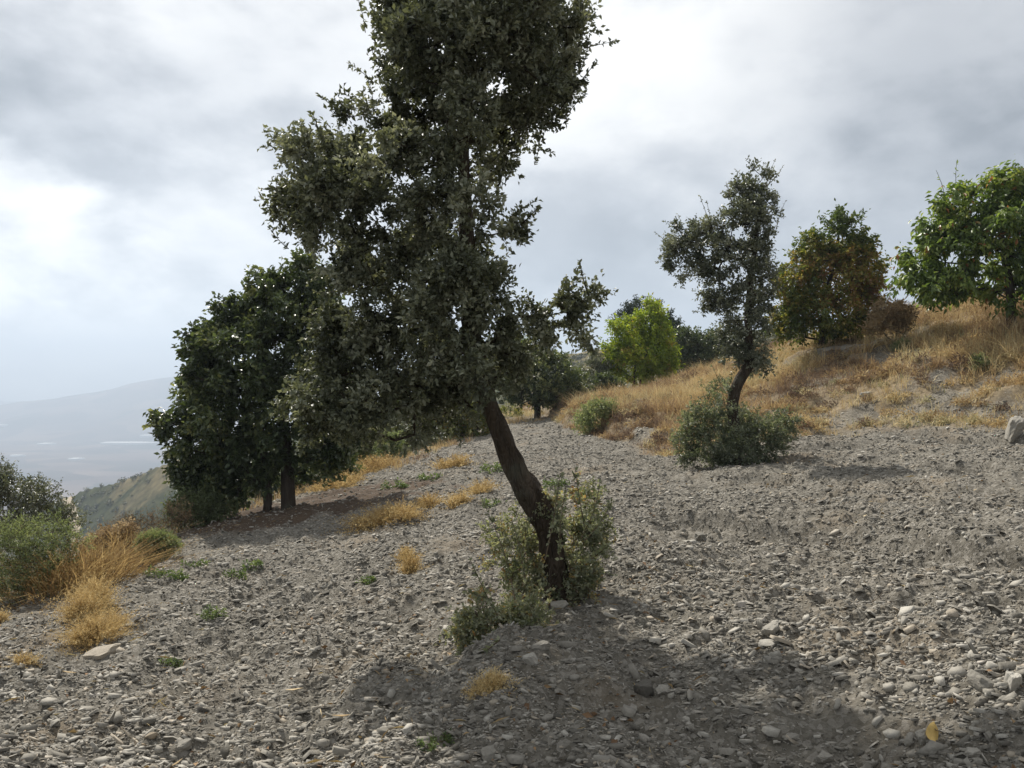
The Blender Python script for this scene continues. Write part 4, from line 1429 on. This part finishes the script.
def build_grass():
    rng = np.random.default_rng(91)
    n = 60000
    x = rng.uniform(-16, 30, n)
    y = rng.uniform(6, 52, n)
    ok = (np.abs(x) < 0.75 * y + 1)
    x, y = x[ok], y[ok]
    n = len(x)
    s = bank_s(x, y)
    t = left_t(x, y)
    pb = fbm(x * 0.9, y * 0.9, 131, 4)
    on_bank = (s > 0.1) & (s < 24) & (pb < 0.31 + 0.07 * rng.normal(size=n)) & (rng.uniform(size=n) > 0.62 * lip_bare(x, y, s))
    left = (t > 0.0) & (t < 5) & (rng.uniform(size=n) < 0.30)
    edge = (y > 21) & (t > -1.2) & (t <= 0.2) & (rng.uniform(size=n) < 0.22)
    far = (y > 34) & (s <= 0.1) & (t < 0) & (rng.uniform(size=n) < 0.5)
    stray = (s > -1.0) & (s < 0.2) & (rng.uniform(size=n) < 0.10)
    keep = on_bank | left | edge | far | stray
    thin = rng.uniform(size=n) < np.clip(26.0 / y, 0, 1)
    keep &= thin
    x, y, s = x[keep], y[keep], s[keep]
    z = height(x, y)
    n = len(x)
    big = fbm(x * 0.33, y * 0.33, 61, 3)
    tint = np.clip(0.46 + 0.75 * big + 0.14 * rng.normal(size=n), 0.02, 0.92)
    tint = np.where(rng.uniform(size=n) < 0.04, 1.0, tint)
    hg = np.clip(0.27 + 0.34 * fbm(x * 0.8, y * 0.8, 62, 3) + 0.09 * rng.normal(size=n), 0.07, 0.75)
    hg = hg * (0.7 + 0.5 * sstep(s, 2, 6))
    v, q, t_, a = blades(np.stack([x, y, z - 0.02], -1), hg, rng, 13, 0.16, 0.006, 1.0, tint)
    g = Geo()
    g.add(v, q, t_, a)
    pick = rng.choice(n, 2400, replace=False)
    pick = pick[s[pick] > 0.3]
    m, k = len(pick), 90
    R_ = rng.uniform(0.12, 0.38, m) * (0.7 + 0.3 * sstep(s[pick], 1, 5))
    u = unit(rng.normal(size=(m, k, 3))) * rng.uniform(0.3, 1.0, (m, k, 1))
    u[..., 2] = np.abs(u[..., 2]) * 0.8
    lp = np.stack([x[pick], y[pick], z[pick]], -1)[:, None] + u * R_[:, None, None]
    dead = (rng.uniform(size=m) < 0.16 + 0.5 * (lip_bare(x[pick], y[pick], s[pick]) > 0.3)) * rng.uniform(0.25, 0.6, m)
    tb = np.clip(np.repeat(tint[pick] - dead + rng.normal(0, 0.2, m), k) + rng.normal(0, 0.12, m * k), 0, 0.95)
    add_leaves(g, lp.reshape(-1, 3), unit(u.reshape(-1, 3) + 0.7 * rng.normal(size=(m * k, 3))), np.repeat(0.07 + 0.15 * R_, k), 0.16, tb, rng=rng)
    me = g.mesh('dry_grass')
    o = link('dry_grass', me, M_GRASS)
    o['kind'] = 'stuff'


build_grass()


# ------------------------------------------------------------------ scrub on the far hill, specks of trees
def build_scrub():
    rng = np.random.default_rng(14)
    n = 9000
    pxs = rng.uniform(20, 900, n)
    r = rng.uniform(95, 470, n)
    x = (pxs - 512) / F * r
    y = r
    nz = fbm(x * 0.02, y * 0.02, 15, 3)
    keep = rng.uniform(size=n) < np.clip(0.55 + 1.3 * nz, 0.06, 1)
    x, y = x[keep], y[keep]
    z = height(x, y)
    g = Geo()
    pos = np.stack([x, y, z], -1)
    m = len(pos)
    k = 60
    size = rng.uniform(0.6, 1.9, m)
    u = unit(rng.normal(size=(m, k, 3))) * rng.uniform(0.4, 1.0, (m, k, 1))
    u[..., 2] = np.abs(u[..., 2]) * 0.95
    lp = pos[:, None] + u * size[:, None, None]
    ti = np.clip(rng.uniform(0.1, 0.9, (m, 1)) + 0.15 * rng.normal(size=(m, k)), 0, 1)
    add_leaves(g, lp.reshape(-1, 3), unit(rng.normal(size=(m * k, 3))), np.repeat(size, k) * 0.42, 0.7, ti.ravel(), rng=rng)
    o = link('hill_scrub', g.mesh('hill_scrub'), M_SCRUB)
    o['kind'] = 'stuff'


M_SCRUB = leaf_mat('far_scrub_leaf', [(0.0, (0.030, 0.040, 0.020)), (0.6, (0.075, 0.088, 0.045)), (1.0, (0.14, 0.13, 0.07))], 0.15)
build_scrub()


def build_track():
    # pale dirt track on the spur
    pts = []
    for (px, rr) in ((66, 432), (69, 418), (73, 404), (76, 392), (74, 380), (80, 366), (86, 350)):
        az = math.atan((px - 512) / F)
        R_ = rr / math.cos(az) * 1.0
        pts.append((R_ * math.sin(az), R_ * math.cos(az)))
    c, _ = resample(np.array([(p[0], p[1], 0) for p in pts]), [1] * len(pts), 60)
    tg = unit(np.gradient(c, axis=0))
    nrm = np.stack([-tg[:, 1], tg[:, 0], np.zeros(len(c))], -1)
    V = []
    for w in (-2.0, -0.7, 0.7, 2.0):
        q = c + nrm * w
        q[:, 2] = height(q[:, 0], q[:, 1]) + 0.25
        V.append(q)
    V = np.stack(V, 1).reshape(-1, 3)
    i = np.arange(59)[:, None] * 4
    j = np.arange(3)[None]
    Q = np.stack([i + j, i + j + 1, i + j + 5, i + j + 4], -1).reshape(-1, 4)
    o = link('dirt_track', mesh_from('dirt_track', V, [Q], True, {'tint': np.full(len(V), 0.5)}), attr_mat('pale_dirt', [(0, (0.42, 0.34, 0.24)), (1, (0.48, 0.40, 0.28))]))
    o['kind'] = 'structure'


build_track()


def build_greenhouses():
    m = attr_mat('white_plastic_film', [(0, (0.5, 0.5, 0.49)), (1, (0.55, 0.55, 0.54))], 0.6)
    for (px0, px1, py, dep, label) in ((104, 170, 444, 70, 'longest pale strip of plastic greenhouses on the valley floor'), (142, 166, 441, 50, 'short pale greenhouse strip just above the longest one'),
                                       (-8, 9, 436, 70, 'pale greenhouse strip at the left border of the valley'), (40, 53, 444, 60, 'middle faint greenhouse strip in the valley'),
                                       (71, 82, 459, 45, 'nearest small white greenhouse block in the valley'), (12, 24, 456, 30, 'faintest greenhouse block low in the valley at left')):
        d = (300 - 2) * F / (py - 384)
        x0 = (px0 - 512) / F * d
        x1 = (px1 - 512) / F * d
        cx = (x0 + x1) / 2
        zz = float(height(cx, d, False))
        L = (x1 - x0) / 2
        g = Geo()
        nb = max(2, int(dep / 12))
        yy = np.linspace(-dep / 2, dep / 2, nb * 2 + 1)     # ridge and furrow roofs
        prof = np.array([5.0 + (2.0 if i % 2 else 0.0) for i in range(len(yy))])
        v = np.concatenate([np.stack([np.full_like(yy, -L), yy, prof], -1), np.stack([np.full_like(yy, L), yy, prof], -1),
                            np.stack([np.full_like(yy, -L), yy, prof * 0 - 6], -1), np.stack([np.full_like(yy, L), yy, prof * 0 - 6], -1)])
        k = len(yy)
        i = np.arange(k - 1)
        roof = np.stack([i, i + k, i + k + 1, i + 1], -1)
        e1 = np.stack([i, i + 1, i + 2 * k + 1, i + 2 * k], -1)
        e2 = np.stack([i + k, i + 3 * k, i + 3 * k + 1, i + k + 1], -1)
        fr = np.array([[0, 2 * k, 3 * k, k], [k - 1, 2 * k - 1, 4 * k - 1, 3 * k - 1]])
        g.add(v, np.concatenate([roof, e1, e2, fr]))
        o = link('greenhouse', g.mesh('greenhouse'), m, None, (cx, d, zz))
        tag(o, label, 'greenhouse', 'plastic greenhouses in the valley')


build_greenhouses()


# ------------------------------------------------------------------ litter: yellow leaf, twigs
def build_fallen():
    rng = np.random.default_rng(123)
    n = 9000
    r = (1.6 ** 0.5 + rng.uniform(size=n) * (26 ** 0.5 - 1.6 ** 0.5)) ** 2
    az = np.radians(rng.uniform(-40, 40, n))
    x, y = r * np.sin(az), r * np.cos(az)
    w = 0.25 + 0.9 * fbm(x * 0.8, y * 0.8, 181, 3) + 0.7 * np.exp(-((x - 0.1) ** 2 + (y - 6.3) ** 2) / 2.5) + 1.2 * litter_shade(x, y)
    keep = (rng.uniform(size=n) < w) & (bank_s(x, y) < 0.5) & (left_t(x, y) < 0.5)
    x, y = x[keep], y[keep]
    n = len(x)
    p = np.stack([x, y, height(x, y) + rng.uniform(0.006, 0.022, n)], -1)
    d = unit(rng.normal(size=(n, 3)) * np.array([1, 1, 0.25]))
    straw = rng.uniform(size=n) < 0.45
    size = np.where(straw, rng.uniform(0.04, 0.11, n), rng.uniform(0.02, 0.045, n)) * (1 + 0.03 * np.hypot(x, y))
    tint = np.where(straw, rng.uniform(0.5, 1.0, n), rng.uniform(0.0, 0.6, n))
    g = Geo()
    add_leaves(g, p[straw], d[straw], size[straw], 0.06, tint[straw], fold=0.05, rng=rng)
    add_leaves(g, p[~straw], d[~straw], size[~straw], 0.5, tint[~straw], rng=rng)
    o = link('leaf_litter', g.mesh('leaf_litter'), M_LITTER)
    o['kind'] = 'stuff'


M_LITTER = leaf_mat('fallen_leaf_litter', [(0.0, (0.10, 0.060, 0.035)), (0.4, (0.24, 0.150, 0.085)), (0.7, (0.40, 0.30, 0.17)), (1.0, (0.56, 0.47, 0.31))], 0.1, 0.8, 0.15)
build_fallen()


def build_litter():
    b = ground_at(937, 748, 2, 6)
    g = Geo()
    nu, nv = 9, 5
    u = np.linspace(0, 1, nu)
    w = 0.031 * np.sin(np.pi * np.clip(u, 0.02, 1)) ** 0.7
    V = []
    for k in np.linspace(-1, 1, nv):
        V.append(np.stack([w * k, np.zeros(nu) + 0.010 * np.abs(k) + 0.010 * np.sin(u * 5), u * 0.085], -1))
    V = np.stack(V, 1).reshape(-1, 3)
    i = np.arange(nu - 1)[:, None] * nv
    j = np.arange(nv - 1)[None]
    Q = np.stack([i + j, i + j + 1, i + j + nv + 1, i + j + nv], -1).reshape(-1, 4)
    g.add(V, Q)
    add_tube(g, np.array([[0, 0, 0.0], [0.004, -0.006, -0.02], [0.010, -0.01, -0.035]]), [0.0016, 0.0013, 0.001], 5)
    o = link('fallen_leaf', g.mesh('fallen_leaf', smooth=True), attr_mat('yellow_leaf', [(0, (0.62, 0.42, 0.13)), (1, (0.68, 0.48, 0.18))], 0.6, 0.3, 90), None, (b[0], b[1], b[2] + 0.02))
    o.rotation_euler = (math.radians(-38), math.radians(18), math.radians(10))
    tag(o, 'fallen yellow leaf curled among the stones in the lower right', 'leaf')
    tw = [((845, 612), (893, 602), 'dark bent stick lying in the hollow of the right gravel', 0.006), ((700, 575), (704, 560), 'short upright brown twig in the open gravel', 0.005),
          ((880, 600), (912, 592), 'thin dark root sticking out beside the bent stick', 0.006), ((898, 655), (930, 650), '', 0), ((372, 700), (386, 712), 'short pale straw stalk in the left foreground', 0.003),
          ((120, 730), (150, 758), 'pale thin dry stalk lying near the lower left corner', 0.003), ((905, 488), (918, 484), 'curled tan dry root on the upper right gravel', 0.012), ((306, 682), (309, 668), 'short brown stick standing up in the left gravel', 0.006)]
    for k, (a, c, label, rr) in enumerate(tw):
        if not rr:
            continue
        rng = np.random.default_rng(700 + k)
        A = ground_at(a[0], a[1], 2, 18)
        C = P(c[0], c[1], A[1])
        if abs(c[1] - a[1]) < 30 and abs(c[0] - a[0]) > 12:
            C = ground_at(c[0], c[1], 2, 18)
        f = np.linspace(0, 1, 9)[:, None]
        pts = A + (C - A) * f + rng.normal(size=(9, 3)) * 0.012 + np.array([0, 0, 0.012])
        g = Geo()
        add_tube(g, pts, np.linspace(rr, rr * 0.5, 9), 6, 0.3, k)
        mid = pts[4]
        add_tube(g, np.array([mid, mid + (C - A) * 0.15 + np.array([0.01, 0, 0.03]), mid + (C - A) * 0.3 + np.array([0.0, 0.02, 0.05])]), [rr * 0.6, rr * 0.5, rr * 0.3], 5)
        o = link('dry_twig', g.mesh('dry_twig', A, True), M_TWIG, None, A)
        tag(o, label, 'twig', 'twigs and stalks in the gravel')


build_litter()
